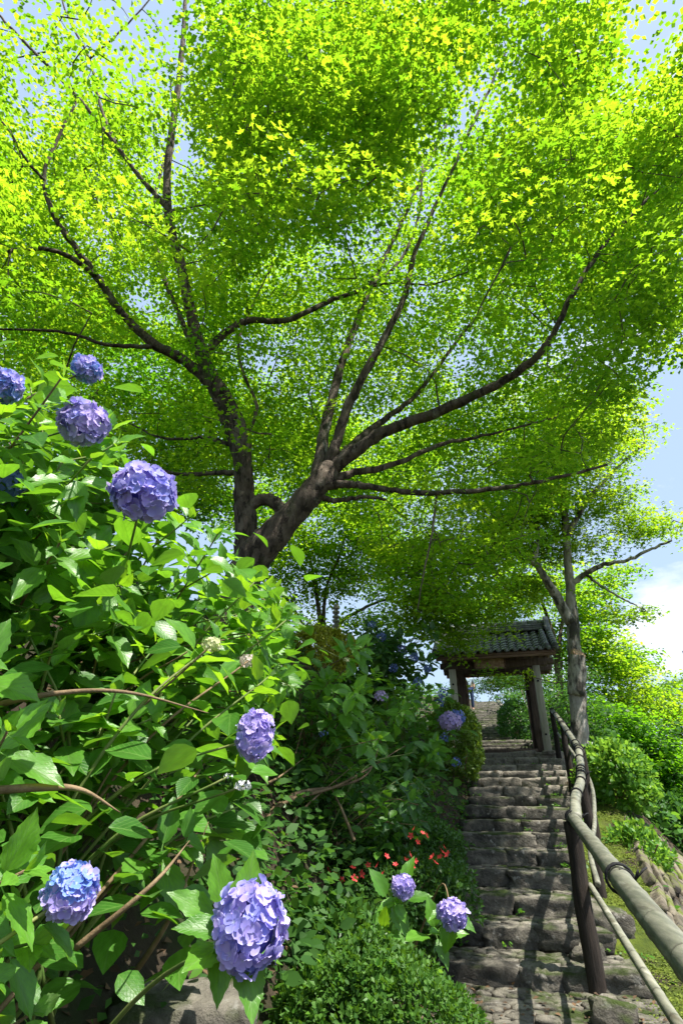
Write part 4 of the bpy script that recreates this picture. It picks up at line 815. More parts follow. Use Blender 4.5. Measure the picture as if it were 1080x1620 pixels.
small_tree('golden green tree spreading below the white cloud', 985, 1180, 20, [[(985, 1120, 20), (975, 1070, 20), (960, 1030, 20)], [(990, 1110, 20), (1010, 1060, 20)]],
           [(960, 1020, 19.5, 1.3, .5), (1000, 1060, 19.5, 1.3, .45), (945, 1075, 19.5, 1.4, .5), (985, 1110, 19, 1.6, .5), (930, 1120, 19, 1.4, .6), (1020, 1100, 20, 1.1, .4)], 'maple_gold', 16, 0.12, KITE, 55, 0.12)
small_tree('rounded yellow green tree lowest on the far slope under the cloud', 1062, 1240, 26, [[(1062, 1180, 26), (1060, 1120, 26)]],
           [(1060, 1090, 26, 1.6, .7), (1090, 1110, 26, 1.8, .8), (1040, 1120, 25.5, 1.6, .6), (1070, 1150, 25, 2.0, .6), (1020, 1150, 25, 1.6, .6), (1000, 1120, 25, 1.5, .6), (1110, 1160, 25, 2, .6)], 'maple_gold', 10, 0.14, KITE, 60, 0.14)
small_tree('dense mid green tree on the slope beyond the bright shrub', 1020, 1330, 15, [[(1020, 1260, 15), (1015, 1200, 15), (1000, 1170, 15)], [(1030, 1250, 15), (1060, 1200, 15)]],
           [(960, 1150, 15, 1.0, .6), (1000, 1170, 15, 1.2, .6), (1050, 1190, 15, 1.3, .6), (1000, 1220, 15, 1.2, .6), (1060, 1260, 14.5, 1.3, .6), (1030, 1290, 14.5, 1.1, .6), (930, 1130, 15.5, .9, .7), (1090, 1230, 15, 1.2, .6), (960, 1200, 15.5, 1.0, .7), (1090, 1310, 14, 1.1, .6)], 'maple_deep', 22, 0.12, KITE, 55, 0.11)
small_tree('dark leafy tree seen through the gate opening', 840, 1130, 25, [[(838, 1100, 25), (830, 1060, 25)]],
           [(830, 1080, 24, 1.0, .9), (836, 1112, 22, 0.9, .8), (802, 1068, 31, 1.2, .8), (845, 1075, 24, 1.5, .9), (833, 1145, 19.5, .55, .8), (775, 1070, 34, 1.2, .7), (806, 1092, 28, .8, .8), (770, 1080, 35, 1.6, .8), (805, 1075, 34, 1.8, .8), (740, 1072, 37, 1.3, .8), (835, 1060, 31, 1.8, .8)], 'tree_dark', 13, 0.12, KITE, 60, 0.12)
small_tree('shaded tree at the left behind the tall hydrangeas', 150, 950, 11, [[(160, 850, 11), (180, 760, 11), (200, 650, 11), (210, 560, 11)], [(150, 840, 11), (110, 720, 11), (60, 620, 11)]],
           [(100, 620, 11, 1.7, .7), (220, 640, 11, 1.7, .7), (180, 740, 11, 1.6, .7), (300, 700, 11, 1.3, .7), (30, 560, 10.5, 1.6, .7), (280, 780, 11.5, 1.4, .7), (340, 640, 12, 1.5, .7), (20, 700, 11, 1.5, .7), (250, 560, 12, 1.8, .6), (120, 500, 12, 1.8, .6), (350, 800, 12, 1.2, .7)], 'maple_deep', 20, 0.11, KITE, 55, 0.10)
small_tree('small dark tree close beside the right gate post', 905, 1200, 14.5, [[(900, 1150, 14.5), (895, 1110, 14.5)]], [(890, 1110, 14.5, .8, .9), (930, 1150, 14, .8, .9), (880, 1150, 15, .8, .9), (905, 1075, 15, .7, .8), (940, 1190, 13.5, .7, .8)], 'tree_dark', 26, 0.09, KITE, 55, 0.07)

# ------------------------------------------------------------------ clipped and bushy shrubs
def shrub(name, label, cat, c, r, n, size, tmpl, mat, group=None, per=9, sprig=0.06, shell=0.8, stems=5, lo=-0.8):
    c = np.asarray(c, float); zb = min(float(H(c[0], c[1])), c[2] - r[2] * 0.6); base = np.array([c[0], c[1], zb]); t = thing(name, label, cat, base, group)
    d = unit(rng.normal(size=(n, 3))); d[:, 2] = np.where(d[:, 2] < lo, -d[:, 2], d[:, 2]); k = shell + (1 - shell) * rng.random(n)
    bump = 1 + 0.07 * np.sin(d[:, 0] * 7 + 1) * np.cos(d[:, 1] * 6) + 0.05 * np.sin(d[:, 2] * 9 + d[:, 0] * 5)
    cen_ = c + d * (k * bump)[:, None] * np.asarray(r); outw = unit(d / np.asarray(r))
    m = n * per; ax_ = np.repeat(unit(outw + np.array([0, 0, 0.5]) + rng.normal(0, 0.25, (n, 3))), per, 0)
    yd = unit(ax_ * 0.8 + rng.normal(0, 0.62, (m, 3))); pos = np.repeat(cen_, per, 0) + yd * sprig * 0.25 + rng.normal(0, sprig * 0.35, (m, 3))
    rn = np.clip(np.repeat(rng.random(n), per) * 0.6 + rng.random(m) * 0.4, 0, 1)
    part('foliage', leaves_mesh('foliage', tmpl, (pos, frames(yd, ax_ + rng.normal(0, 0.3, (m, 3))), size * rng.uniform(0.7, 1.25, m), rn), M[mat], base), t, kind='stuff')
    for i in range(stems):
        e = c + np.array([rng.normal(0, r[0] * 0.35), rng.normal(0, r[1] * 0.35), r[2] * 0.4]); p0 = base + [rng.normal(0, .05), rng.normal(0, .05), -0.05]
        mb = MB(); mb.tube(catmull([p0, (p0 + e) / 2 + [0, 0, -0.02], e], 6), [0.016] * 3 + [0.008] * 3, 6); part('stem', mb.mesh('stem', M['stem_b'], True, base), t)
    return t
p = P(590, 1575, 3.0)
shrub('clipped_shrub', 'round clipped shrub of tiny leaves at the very foot of the steps', 'shrub', (p[0], p[1], 0.28), (0.43, 0.42, 0.40), 2700, 0.025, RHOMB, 'box', per=10, sprig=0.03, shell=0.86)
p = P(508, 1046, 9.0)
shrub('golden_shrub', 'clipped golden yellow shrub in the sun below the ringed spire', 'shrub', p + [0, -0.25, 0.06], (0.55, 0.5, 0.36), 1200, 0.05, RHOMB, 'golden', per=8, sprig=0.04, shell=0.88)
p = P(722, 1178, 11.2)
shrub('clipped_hedge', 'rounded clipped hedge shrub hugging the left edge of the top steps', 'hedge', (2.0, 10.9, 2.0), (0.44, 0.8, 0.70), 1900, 0.05, RHOMB, 'hedge', per=8, sprig=0.04, shell=0.88)
p = P(970, 1235, 9.6)
shrub('leafy_shrub', 'bright sunlit green shrub outside the handrail beside the mossy strip', 'shrub', p + [0.0, 0, 0.0], (0.50, 0.8, 0.52), 620, 0.085, OVAL, 'shrub_bright', per=9, sprig=0.09, shell=0.55)
p = P(1010, 1345, 7.6); shrub('leafy_shrub', 'small trailing light green shrub spilling over the retaining wall top', 'shrub', p + [0.1, 0.3, -0.05], (0.32, 0.5, 0.3), 320, 0.06, OVAL, 'shrub_bright', per=8, sprig=0.07, shell=0.5)
p = P(1060, 1330, 10.5); shrub('dark_shrub', 'dark green shrub on the slope under the bright shrub', 'shrub', p, (0.9, 0.8, 0.6), 700, 0.09, OVAL, 'tree_dark', per=9, sprig=0.1, shell=0.5)
p = P(812, 1150, 17); shrub('dark_shrub', 'dark clipped shrub just inside the gate on the right', 'shrub', p + [0.1, 0.2, 0], (0.42, 0.9, 0.7), 900, 0.07, RHOMB, 'tree_dark', per=8, sprig=0.06, shell=0.85)
bx = bpy.data.objects['clipped_shrub']; d_ = unit(rng.normal(size=(46, 3)) + [-.5, -.2, .8]); d_[:, 2] = np.abs(d_[:, 2])
cb = np.array([bx.location[0], bx.location[1], 0.28]) + d_ * np.array([0.43, 0.42, 0.40]) * 1.01; yb = unit(np.repeat(d_, 9, 0) * 0.5 + rng.normal(0, .6, (46 * 9, 3)))
part('new_growth', leaves_mesh('new_growth', RHOMB, (np.repeat(cb, 9, 0), frames(yb, np.repeat(d_, 9, 0)), rng.uniform(0.022, 0.034, 46 * 9), rng.random(46 * 9)), M['shrub_bright'], np.array(bx.location)), bx, kind='stuff')
AZ = P(585, 1385, 4.9)
az = shrub('azalea_bush', 'low dark green azalea dotted with red flowers beside the steps', 'shrub', AZ + [0, 0.12, -0.16], (0.78, 0.50, 0.34), 2300, 0.036, RHOMB, 'azalea', per=8, sprig=0.035, shell=0.75)
p = P(668, 1325, 6.0); shrub('azalea_bush', 'upper dark azalea mound against the edge of the middle steps', 'shrub', p + [-0.05, 0.2, -0.15], (0.45, 0.6, 0.32), 1300, 0.036, RHOMB, 'azalea', per=8, sprig=0.035, shell=0.75)
p = P(500, 1480, 3.9); shrub('azalea_bush', 'shaded leafy mound between the azalea and the round clipped shrub', 'shrub', p + [0, 0.1, -0.12], (0.50, 0.5, 0.26), 1300, 0.05, RHOMB, 'azalea', per=8, sprig=0.045, shell=0.7)
# red azalea flowers, five petals each
def five_petals():
    b = MB()
    for i in range(5):
        a = i * 2 * np.pi / 5; c, s = math.cos(a), math.sin(a); rot = np.array([[c, -s, 0], [s, c, 0], [0, 0, 1]])
        v = np.array([(0, 0, 0), (0.28, 0.45, 0.22), (0.25, 0.85, 0.32), (0, 1.0, 0.30), (-0.25, 0.85, 0.32), (-0.28, 0.45, 0.22)]) @ rot.T
        b.add(v, [(0, 1, 2, 3), (0, 3, 4, 5)], None, rng.random())
    return b.mesh('blossom', M['red'])
bl = five_petals()
for i, (px, py) in enumerate([(529, 1384), (558, 1374), (582, 1369), (597, 1369), (611, 1355), (605, 1383), (650, 1366), (657, 1362), (648, 1352), (655, 1311), (660, 1332), (674, 1322), (684, 1356), (696, 1356), (699, 1348), (702, 1340), (560, 1390), (652, 1372), (643, 1362), (688, 1365), (540, 1392), (571, 1383), (625, 1368), (640, 1374), (668, 1318), (650, 1322), (708, 1352), (519, 1378)]):
    p = P(px, py, 4.42 + 0.2 * rng.random()); o = part('blossom', bl, az, p - np.array(az.location)); s = rng.uniform(0.017, 0.029); o.scale = (s, s, s); o.rotation_euler = (R(55) + rng.normal(0, .4), rng.normal(0, .5), rng.random() * 6)

# ------------------------------------------------------------------ hydrangeas
def hyd_leaf(seed):
    r_ = np.random.default_rng(seed); nu, nv = 5, 14; v = []; uv = []
    fold, curl, tw = r_.uniform(0.12, 0.38), r_.uniform(0.06, 0.28), r_.uniform(-0.12, 0.12); wid = r_.uniform(0.25, 0.325)
    for j in range(nv):
        t = j / (nv - 1); w = wid * (math.sin(math.pi * min(t * 1.02, 1) ** 0.78) ** 0.85 if 0 < t < 1 else 0) * (1 - 0.25 * t ** 3); w = max(w, 0.004)
        for i in range(nu):
            u = -1 + 2 * i / (nu - 1); e = 1.0 if abs(u) < 1 else (1.08 if j % 2 else 0.94)
            x = u * w * e; z = abs(u) ** 1.3 * w * fold - curl * t * t + 0.10 * t + tw * u * w * t * 2 + (0.018 * math.sin(t * 15 + seed) if abs(u) == 1 else 0)
            v.append((x, t, z)); uv.append((u * w / wid, t))
    q = [(j * nu + i, j * nu + i + 1, (j + 1) * nu + i + 1, (j + 1) * nu + i) for j in range(nv - 1) for i in range(nu - 1)]
    b = len(v); v += [(-0.013, -0.2, 0.02), (0.013, -0.2, 0.02), (0.013, 0.02, 0.0), (-0.013, 0.02, 0.0)]; uv += [(0, 0)] * 4; q.append((b, b + 1, b + 2, b + 3))
    return np.array(v), np.array(q), np.array(uv)
LEAFT = [hyd_leaf(i) for i in range(7)]
def mass_leaf():
    v = []; uv = []; ts = (0, 0.14, 0.34, 0.58, 0.8, 1.0); ws = (0.01, 0.21, 0.33, 0.31, 0.17, 0.004)
    for t, w in zip(ts, ws):
        for u in (-1, 0, 1): v.append((u * w, t, abs(u) * w * 0.25 - 0.16 * t * t + 0.08 * t)); uv.append((u * w / 0.34, t))
    return np.array(v), np.array([(j * 3 + i, j * 3 + i + 1, j * 3 + 4 + i, j * 3 + 3 + i) for j in range(5) for i in range(2)]), np.array(uv)
MASSL = mass_leaf()
HERO = []
LEAFM = {k: [mesh_np('leaf', v, q, M[k], True, uv=uv) for v, q, uv in LEAFT] for k in ('hyd', 'hyd_dark')}
def floret(seed, mat):
    r_ = np.random.default_rng(seed); v = []; uv = []; q = []
    for k in range(4):
        a = k * math.pi / 2 + r_.normal(0, 0.08); c, s = math.cos(a), math.sin(a); cup = r_.uniform(0.10, 0.5); wv = r_.uniform(-0.12, 0.12); b = len(v)
        for j in range(5):
            t = (0, 0.28, 0.6, 0.86, 1.0)[j]; w = [0.07, 0.34, 0.52, 0.44, 0.15][j]
            for i in range(3):
                u = i - 1; x = u * w; y = t * (1.0 if u == 0 else 0.96); z = cup * t * t * 0.6 + abs(u) * 0.10 * (1 if j else 0) + wv * u * t
                v.append((x * c - y * s, x * s + y * c, z + 0.02 * (k % 2))); uv.append((u, t))
        q += [(b + j * 3 + i, b + j * 3 + i + 1, b + (j + 1) * 3 + i + 1, b + (j + 1) * 3 + i) for j in range(4) for i in range(2)]
    return mesh_np('floret', v, q, M[mat], True, uv=uv)
FLOR = {k: [floret(i, k) for i in range(4)] for k in ('lav', 'lilac', 'blue')}
MF = MB()
for k in range(4):
    a = k * math.pi / 2; c, s = math.cos(a), math.sin(a); rot = np.array([[c, -s, 0], [s, c, 0], [0, 0, 1]])
    MF.add(np.array([(0, 0, 0), (0.45, 0.5, 0.12), (0, 1, 0.25), (-0.45, 0.5, 0.12)]) @ rot.T, [(0, 1, 2, 3)])
MINI = (np.vstack(MF.v), np.vstack(MF.q))
def fib(n):
    i = np.arange(n) + 0.5; ph = np.arccos(1 - 2 * i / n); th = np.pi * (1 + 5 ** 0.5) * i
    return np.stack([np.cos(th) * np.sin(ph), np.sin(th) * np.sin(ph), np.cos(ph)], 1)
def core(r, mat, name='flower_head'):
    bm = bmesh.new(); bmesh.ops.create_icosphere(bm, subdivisions=2, radius=r); me = bpy.data.meshes.new(name); bm.to_mesh(me); bm.free(); me.materials.append(mat); return me
def big_head(parent, base, pos, rad, axis_, pal, stretch=(1, 1, 1), n=165):
    """a mophead: a pedicel core that carries every floret as a sub-part"""
    o = part('flower_head', core(rad * 0.74, M['lav_s']), parent, np.asarray(pos) - base); ax_ = unit(np.asarray(axis_, float))
    for d in fib(n):
        if np.dot(d, ax_) < -0.72: continue
        d = unit(d + rng.normal(0, 0.09, 3)); rr = rad * rng.uniform(0.84, 1.06) * (1 + 0.16 * mnoise.noise(Vector(d * 1.6 + np.asarray(pos) * 9))) * (1 if np.dot(d, ax_) > -0.2 else 0.9)
        nrm = unit(d + rng.normal(0, 0.33, 3)); f = frames(unit(np.cross(nrm, rng.normal(size=3)))[None], nrm[None])[0]
        # frames() puts local Z near nrm
        f_ = Matrix(((f[0][0], f[0][1], f[0][2]), (f[1][0], f[1][1], f[1][2]), (f[2][0], f[2][1], f[2][2]))).to_4x4()
        key = pal[0] if rng.random() < pal[1] else pal[2]
        if len(pal) > 3 and d[2] < -0.1: key = pal[3]
        c = part('floret', FLOR[key][rng.integers(4)], o); s = rad * rng.uniform(0.25, 0.36)
        c.matrix_basis = Matrix.Translation(d * rr * np.asarray(stretch)) @ f_ @ Matrix.Diagonal((s, s, s, 1))
    return o
def small_head(parent, base, pos, rad, mat, n=60, flat=1.0, name='flower_head'):
    d = fib(n); d = d[d[:, 2] > -0.75]; k = len(d)
    nrm = unit(d + rng.normal(0, 0.3, (k, 3))); f = frames(np.cross(nrm, rng.normal(size=(k, 3))), nrm)
    v, q = scatter(MINI[0], MINI[1], d * [rad, rad, rad * flat] * rng.uniform(0.85, 1.05, (k, 1)), f, rad * rng.uniform(0.24, 0.34, k))
    return part(name, mesh_np(name, v, q, M[mat], rnd=np.repeat(rng.random(k), len(MINI[0]))), parent, np.asarray(pos) - base, kind='stuff')
def covers_bloom(pos, size):
    if not HERO: return np.zeros(len(np.atleast_2d(pos)), bool)
    q = np.atleast_2d(pos); x, y = proj(q); d = np.linalg.norm(q - EYE, axis=1); out = np.zeros(len(q), bool)
    for hx_, hy_, hr_, hd_ in HERO: out |= ((x - hx_) ** 2 + (y - hy_) ** 2 < (hr_ + 260 * size / d) ** 2) & (d < hd_ + 0.02)
    return out
def put_leaf(parent, base, pos, yd, up, size, key, free=False):
    if not free and covers_bloom(pos + yd * size * 0.4, size)[0]: return None
    f = frames(np.array([yd]), np.array([up]))[0]; o = part('leaf', LEAFM[key][rng.integers(7)], parent)
    m = Matrix([list(f[i]) + [0] for i in range(3)] + [[0, 0, 0, 1]])
    o.matrix_basis = Matrix.Translation(np.asarray(pos) - base) @ m @ Matrix.Diagonal((size * rng.uniform(0.9, 1.12), size, size, 1)); return o
def hydrangea(label, base, tips, leaf_len, key='hyd', big=(), small=(), group='hydrangea bushes on the bank', pairs=4, stem_r=0.0055, extra_mass=0, mass_mat='hyd_s', bare=(), maxleaf=298, face=0.6):
    """tips: ends of leafy shoots; big / small: flower heads that end a shoot of their own"""
    base = np.asarray(base, float); t = thing('hydrangea_bush', label, 'hydrangea', base, group); nl = 0; masspos = []
    ends = [(np.asarray(p), None) for p in tips] + [(np.asarray(h[0]), h) for h in big] + [(np.asarray(h[0]), h) for h in small]
    for e, h in ends:
        if h is None and covers_bloom(e, 0.03)[0]: continue
        for _try in range(7):
            p0 = base + np.array([rng.normal(0, 0.12), rng.normal(0, 0.12), -0.03]); dv = e - p0; ln = np.linalg.norm(dv)
            m = p0 + dv * 0.5 + np.array([0, 0, 0.16 * ln]) + rng.normal(0, (0.06 + 0.03 * _try) * ln, 3); c = catmull([p0, m, e], 16)
            if not covers_bloom(c[:-4], 0.01).any(): break
        s = np.linspace(0, 1, 16); mb = MB(); mb.tube(c, stem_r * (1.25 - 0.75 * s), 6)
        part('stem', mb.mesh('stem', M['stem_g'] if rng.random() < 0.6 else M['stem_b'], True, base), t)
        seg = np.linalg.norm(np.diff(c, axis=0), axis=1).sum(); tan = unit(c[-1] - c[-4]); n1 = unit(np.cross(tan, rng.normal(size=3))); n2 = np.cross(tan, n1)
        k = pairs if h is None else max(2, pairs - 1)
        for j in range(k):
            back = (0.015 if h is None else (h[1] * 0.75)) + j * leaf_len * 0.46; f = max(0.05, 1 - back / seg); i0 = min(int(f * 15), 14); pos = c[i0] + (c[i0 + 1] - c[i0]) * (f * 15 - i0)
            side = n1 if j % 2 == 0 else n2; sz = leaf_len * (min(0.55 + 0.28 * j, 1.05) if h is None else 0.95) * rng.uniform(0.82, 1.18)
            for sg in (-1, 1):
                yd = unit(side * sg + tan * (0.55 - 0.12 * j) + np.array([0, 0, -0.22]) + rng.normal(0, 0.16, 3)); upv = unit(np.array([0, 0, 1.0]) + tan * 0.35 + unit(EYE - pos) * face + rng.normal(0, 0.22, 3))
                if nl < maxleaf: put_leaf(t, base, pos + yd * sz * 0.18, yd, upv, sz, key); nl += 1
                else: masspos.append((pos + yd * sz * 0.18, yd, upv, sz))
            if j == 0 and h is None and nl < maxleaf:
                for sg in (-1, 1): put_leaf(t, base, c[-1], unit(tan + n2 * 0.5 * sg + rng.normal(0, .1, 3)), unit(np.cross(n1, tan) * sg + rng.normal(0, .3, 3) + [0, 0, .6]), leaf_len * 0.45, key); nl += 1
    for h in big: big_head(t, base, h[0], h[1], h[2], h[3], *(h[4:5]))
    for h in small: small_head(t, base, h[0], h[1], h[2], *(h[3:]))
    for pts, r_ in bare:
        c = catmull(pts, 24); mb = MB(); mb.tube(c, r_ * (1.2 - 1.05 * np.linspace(0, 1, 24) ** 1.5), 7, rough=0.1); part('stem', mb.mesh('stem', M['stem_b'], True, base), t)
    if extra_mass:
        allp = np.array([e for e, _ in ends]); k = extra_mass; idx = rng.integers(len(allp), size=k); w = rng.random(k)[:, None] ** 0.6
        pos = base + (allp[idx] - base) * (0.25 + 0.68 * w) + rng.normal(0, leaf_len * 1.0, (k, 3)); a = rng.random(k) * 6.28
        yd = np.stack([np.cos(a), np.sin(a), rng.normal(-0.25, 0.3, k)], 1); upv = np.stack([rng.normal(0, .4, k), rng.normal(-.2, .4, k), np.ones(k)], 1)
        v0, q0, _ = LEAFT[0]
        sub_ = MASSL
        masspos_ = (pos, frames(yd, upv), leaf_len * rng.uniform(0.6, 1.05, k), rng.random(k))
        gz = H(pos[:, 0], pos[:, 1]); okm = pos[:, 2] > gz + 0.04; okm &= ~covers_bloom(pos, leaf_len); masspos_ = tuple(x[okm] for x in masspos_)
        part('foliage', leaves_mesh('foliage', sub_, masspos_, M[mass_mat], base), t, kind='stuff')
    return t
def rad_px(p, wpx):
    q = np.asarray(p) - EYE; f = q[1] * CT + q[2] * ST; return 0.5 * wpx * f / F
def bigh(px, py, wpx, D, pal, axis_=None, st=(1, 1, 1)):
    p = PD(px, py, D); a = unit(EYE - p) * 0.7 + np.array([0, 0, 0.7]) if axis_ is None else np.array(axis_); return (p, rad_px(p, wpx) * 0.82, a, pal, st)
def smallh(px, py, wpx, Y, mat, n=60, flat=1.0):
    p = P(px, py, Y); return (p, rad_px(p, wpx), mat, n, flat)
def tips_in(n, xr, top, bot, Dr, seed=0):
    """n shoot ends spread evenly over a stretch of the bush, at varied depth"""
    r_ = np.random.default_rng(seed); out = []; best = []
    while len(out) < n:
        cand = []
        for _ in range(12):
            x = r_.uniform(*xr); lo_, hi_ = top(x), bot(x)
            if hi_ <= lo_: continue
            cand.append((x, r_.uniform(lo_, hi_)))
        if not out: out.append(cand[0]); continue
        out.append(max(cand, key=lambda c: min((c[0] - o[0]) ** 2 + (c[1] - o[1]) ** 2 for o in out)))
    return [PD(x, y, r_.uniform(*(Dr(x) if callable(Dr) else Dr))) for x, y in out]
HERO += [(395, 1470, 66, 1.0), (112, 1413, 48, 1.28), (403, 1165, 44, 1.65), (226, 770, 50, 1.5), (133, 672, 44, 2.0), (137, 585, 27, 2.7), (6, 612, 30, 2.3), (637, 1404, 20, 3.5), (716, 1448, 25, 3.3), (335, 1020, 12, 1.7), (712, 1142, 17, 7.9)]
topA = lambda x: np.interp(x, [-80, 0, 110, 170, 200, 330, 400, 480], [580, 585, 560, 640, 735, 805, 900, 1010])
gz = lambda x, y: np.array([x, y, float(H(x, y))])
hydrangea('tall hydrangea highest on the bank with three lavender blooms in full sun', gz(-1.45, 1.85), tips_in(32, (-80, 200), lambda x: topA(x) + 14, lambda x: min(985, topA(x) + 420), (1.7, 2.5), 1), 0.120, big=[bigh(133, 672, 82, 2.0, ('lilac', .7, 'lav')), bigh(137, 585, 50, 2.7, ('lav', .6, 'blue')), bigh(6, 612, 62, 2.3, ('blue', .5, 'lav'))],
          small=[smallh(182, 714, 17, 3.2, 'blue_s'), smallh(80, 632, 36, 2.6, 'blue_s'), smallh(6, 768, 62, 1.5, 'blue_s', 90), smallh(98, 610, 24, 2.6, 'blue_s')], extra_mass=1100)
hydrangea('sunny hydrangea whose one large lavender bloom stands before the maple trunk', gz(-1.15, 2.35), tips_in(33, (170, 430), lambda x: topA(x) + 10, lambda x: topA(x) + 260, (2.2, 3.0), 11), 0.125, big=[bigh(226, 782, 108, 1.5, ('lav', .8, 'lilac'))], extra_mass=800)
hydrangea('hydrangea arching low over the bank with one tall lilac bloom at its right end', gz(-0.95, 1.75), tips_in(35, (-70, 470), lambda x: max(960, topA(x)), lambda x: np.interp(x, [-70, 150, 300, 420, 470], [1240, 1330, 1400, 1250, 1120]), lambda x: (1.3 + 0.7 * max(x, 0) / 470, 1.9 + 0.9 * max(x, 0) / 470), 2), 0.125, big=[bigh(403, 1165, 66, 1.65, ('lilac', .75, 'lav'), st=(1, 1, 1.45))],
          small=[smallh(335, 1020, 30, 1.7, 'cream_s', 70, .7), smallh(392, 1046, 26, 2.0, 'pink_s', 50, .7), smallh(385, 1243, 26, 1.6, 'white_s', 26, .5), smallh(362, 1228, 14, 1.6, 'white_s', 12, .5)], extra_mass=420,
          bare=[(PL((-60, 1255, 1.25), (60, 1246, 1.3), (130, 1250, 1.35), (190, 1285, 1.4)), 0.008), (PL((-60, 1128, 1.4), (80, 1098, 1.45), (200, 1095, 1.5), (330, 1128, 1.6)), 0.007), (PL((120, 1500, 1.5), (240, 1400, 1.5), (300, 1330, 1.6)), 0.006), (PL((200, 1560, 1.9), (270, 1450, 1.8), (330, 1300, 1.8)), 0.007)])
hydrangea('low hydrangea with a single sky blue bloom nearest the path', gz(-0.98, 1.15), tips_in(7, (-60, 110), lambda x: 1350, lambda x: 1620, (1.15, 1.45), 3), 0.115, big=[bigh(112, 1413, 90, 1.28, ('blue', .85, 'lav', 'lilac'))], pairs=3, extra_mass=40)
D_ = bigh(395, 1470, 128, 1.08, ('lav', .75, 'lilac'), st=(0.98, 0.98, 1.12))
hd = hydrangea('hydrangea shoot bearing the largest violet bloom close to the path edge', gz(-0.75, 1.55), [], 0.12, big=[D_], pairs=1)
hb_ = np.array(hd.location)
for (px, py, D, tx, ty, s) in [(352, 1432, 1.12, 338, 1350, .115), (340, 1455, 1.12, 265, 1410, .085), (352, 1475, 1.10, 275, 1462, .105), (350, 1495, 1.12, 345, 1595, .115)]:
    a, b_ = PD(px, py, D), PD(tx, ty, D - 0.02); v_ = b_ - a; put_leaf(hd, hb_, a, v_, unit(EYE - a) + np.array([0.2, 0, 0.9]), np.linalg.norm(v_) * 1.0, 'hyd', True)
hydrangea('small hydrangea beside the steps with two pale lilac blooms and broad leaves', gz(0.32, 4.35), tips_in(3, (600, 720), lambda x: 1395, lambda x: 1490, (3.3, 3.6), 5), 0.15, big=[bigh(637, 1404, 38, 3.5, ('lilac', 1, 'lilac')), bigh(716, 1448, 50, 3.3, ('lilac', 1, 'lav'))], pairs=3)
def tipsY(n, xr, yr, Yr, seed):
    r_ = np.random.default_rng(seed); return [P(r_.uniform(*xr), r_.uniform(*yr), r_.uniform(*Yr)) for _ in range(n)]
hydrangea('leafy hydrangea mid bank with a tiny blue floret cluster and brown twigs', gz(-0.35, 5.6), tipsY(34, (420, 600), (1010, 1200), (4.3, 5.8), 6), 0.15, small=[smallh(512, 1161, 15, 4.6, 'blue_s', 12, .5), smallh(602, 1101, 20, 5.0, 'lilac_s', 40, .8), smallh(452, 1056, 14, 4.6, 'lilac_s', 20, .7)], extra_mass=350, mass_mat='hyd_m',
          bare=[(PL((400, 1330, 4.2), (450, 1270, 4.4), (540, 1240, 4.8), (640, 1180, 5.4)), 0.016), (PL((420, 1290, 4.3), (470, 1255, 4.5), (530, 1245, 4.8), (580, 1225, 5.0), (600, 1180, 5.2)), 0.014), (PL((560, 1330, 4.6), (540, 1280, 4.7), (520, 1240, 4.8)), 0.011), (PL((440, 1345, 4.2), (480, 1280, 4.5), (560, 1210, 5.0)), 0.010), (PL((400, 1250, 4.3), (440, 1230, 4.5), (480, 1200, 4.7)), 0.009)])
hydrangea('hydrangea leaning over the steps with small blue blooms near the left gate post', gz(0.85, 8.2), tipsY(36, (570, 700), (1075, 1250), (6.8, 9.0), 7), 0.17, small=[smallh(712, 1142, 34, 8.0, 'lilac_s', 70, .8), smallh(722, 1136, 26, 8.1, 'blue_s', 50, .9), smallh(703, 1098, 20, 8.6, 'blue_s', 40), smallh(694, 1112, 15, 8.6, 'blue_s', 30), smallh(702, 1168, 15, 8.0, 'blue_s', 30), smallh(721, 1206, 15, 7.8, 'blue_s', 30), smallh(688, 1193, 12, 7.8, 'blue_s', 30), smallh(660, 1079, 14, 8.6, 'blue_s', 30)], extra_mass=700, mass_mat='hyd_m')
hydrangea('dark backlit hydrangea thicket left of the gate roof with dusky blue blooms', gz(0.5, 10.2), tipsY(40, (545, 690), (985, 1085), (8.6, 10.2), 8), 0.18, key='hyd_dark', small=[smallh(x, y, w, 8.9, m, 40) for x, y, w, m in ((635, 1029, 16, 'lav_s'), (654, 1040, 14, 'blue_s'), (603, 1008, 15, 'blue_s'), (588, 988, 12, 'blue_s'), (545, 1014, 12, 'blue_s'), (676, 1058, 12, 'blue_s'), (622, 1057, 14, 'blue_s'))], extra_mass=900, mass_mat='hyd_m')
hydrangea('hydrangea with pale leaf tips on the bank crest below the maple trunk', gz(-1.2, 4.6), tipsY(32, (330, 480), (930, 1100), (3.0, 4.6), 9), 0.14, small=[smallh(548, 1044, 10, 4.5, 'cream_s', 20, .6), smallh(385, 975, 20, 3.2, 'cream_s', 40, .5)], extra_mass=420, mass_mat='hyd_s')

hydrangea('shaded flowerless hydrangea low on the bank among bare brown twigs', gz(-0.15, 5.0), tipsY(26, (430, 690), (1190, 1310), (4.6, 5.8), 12), 0.11, key='hyd_dark', extra_mass=500, mass_mat='hyd_m')
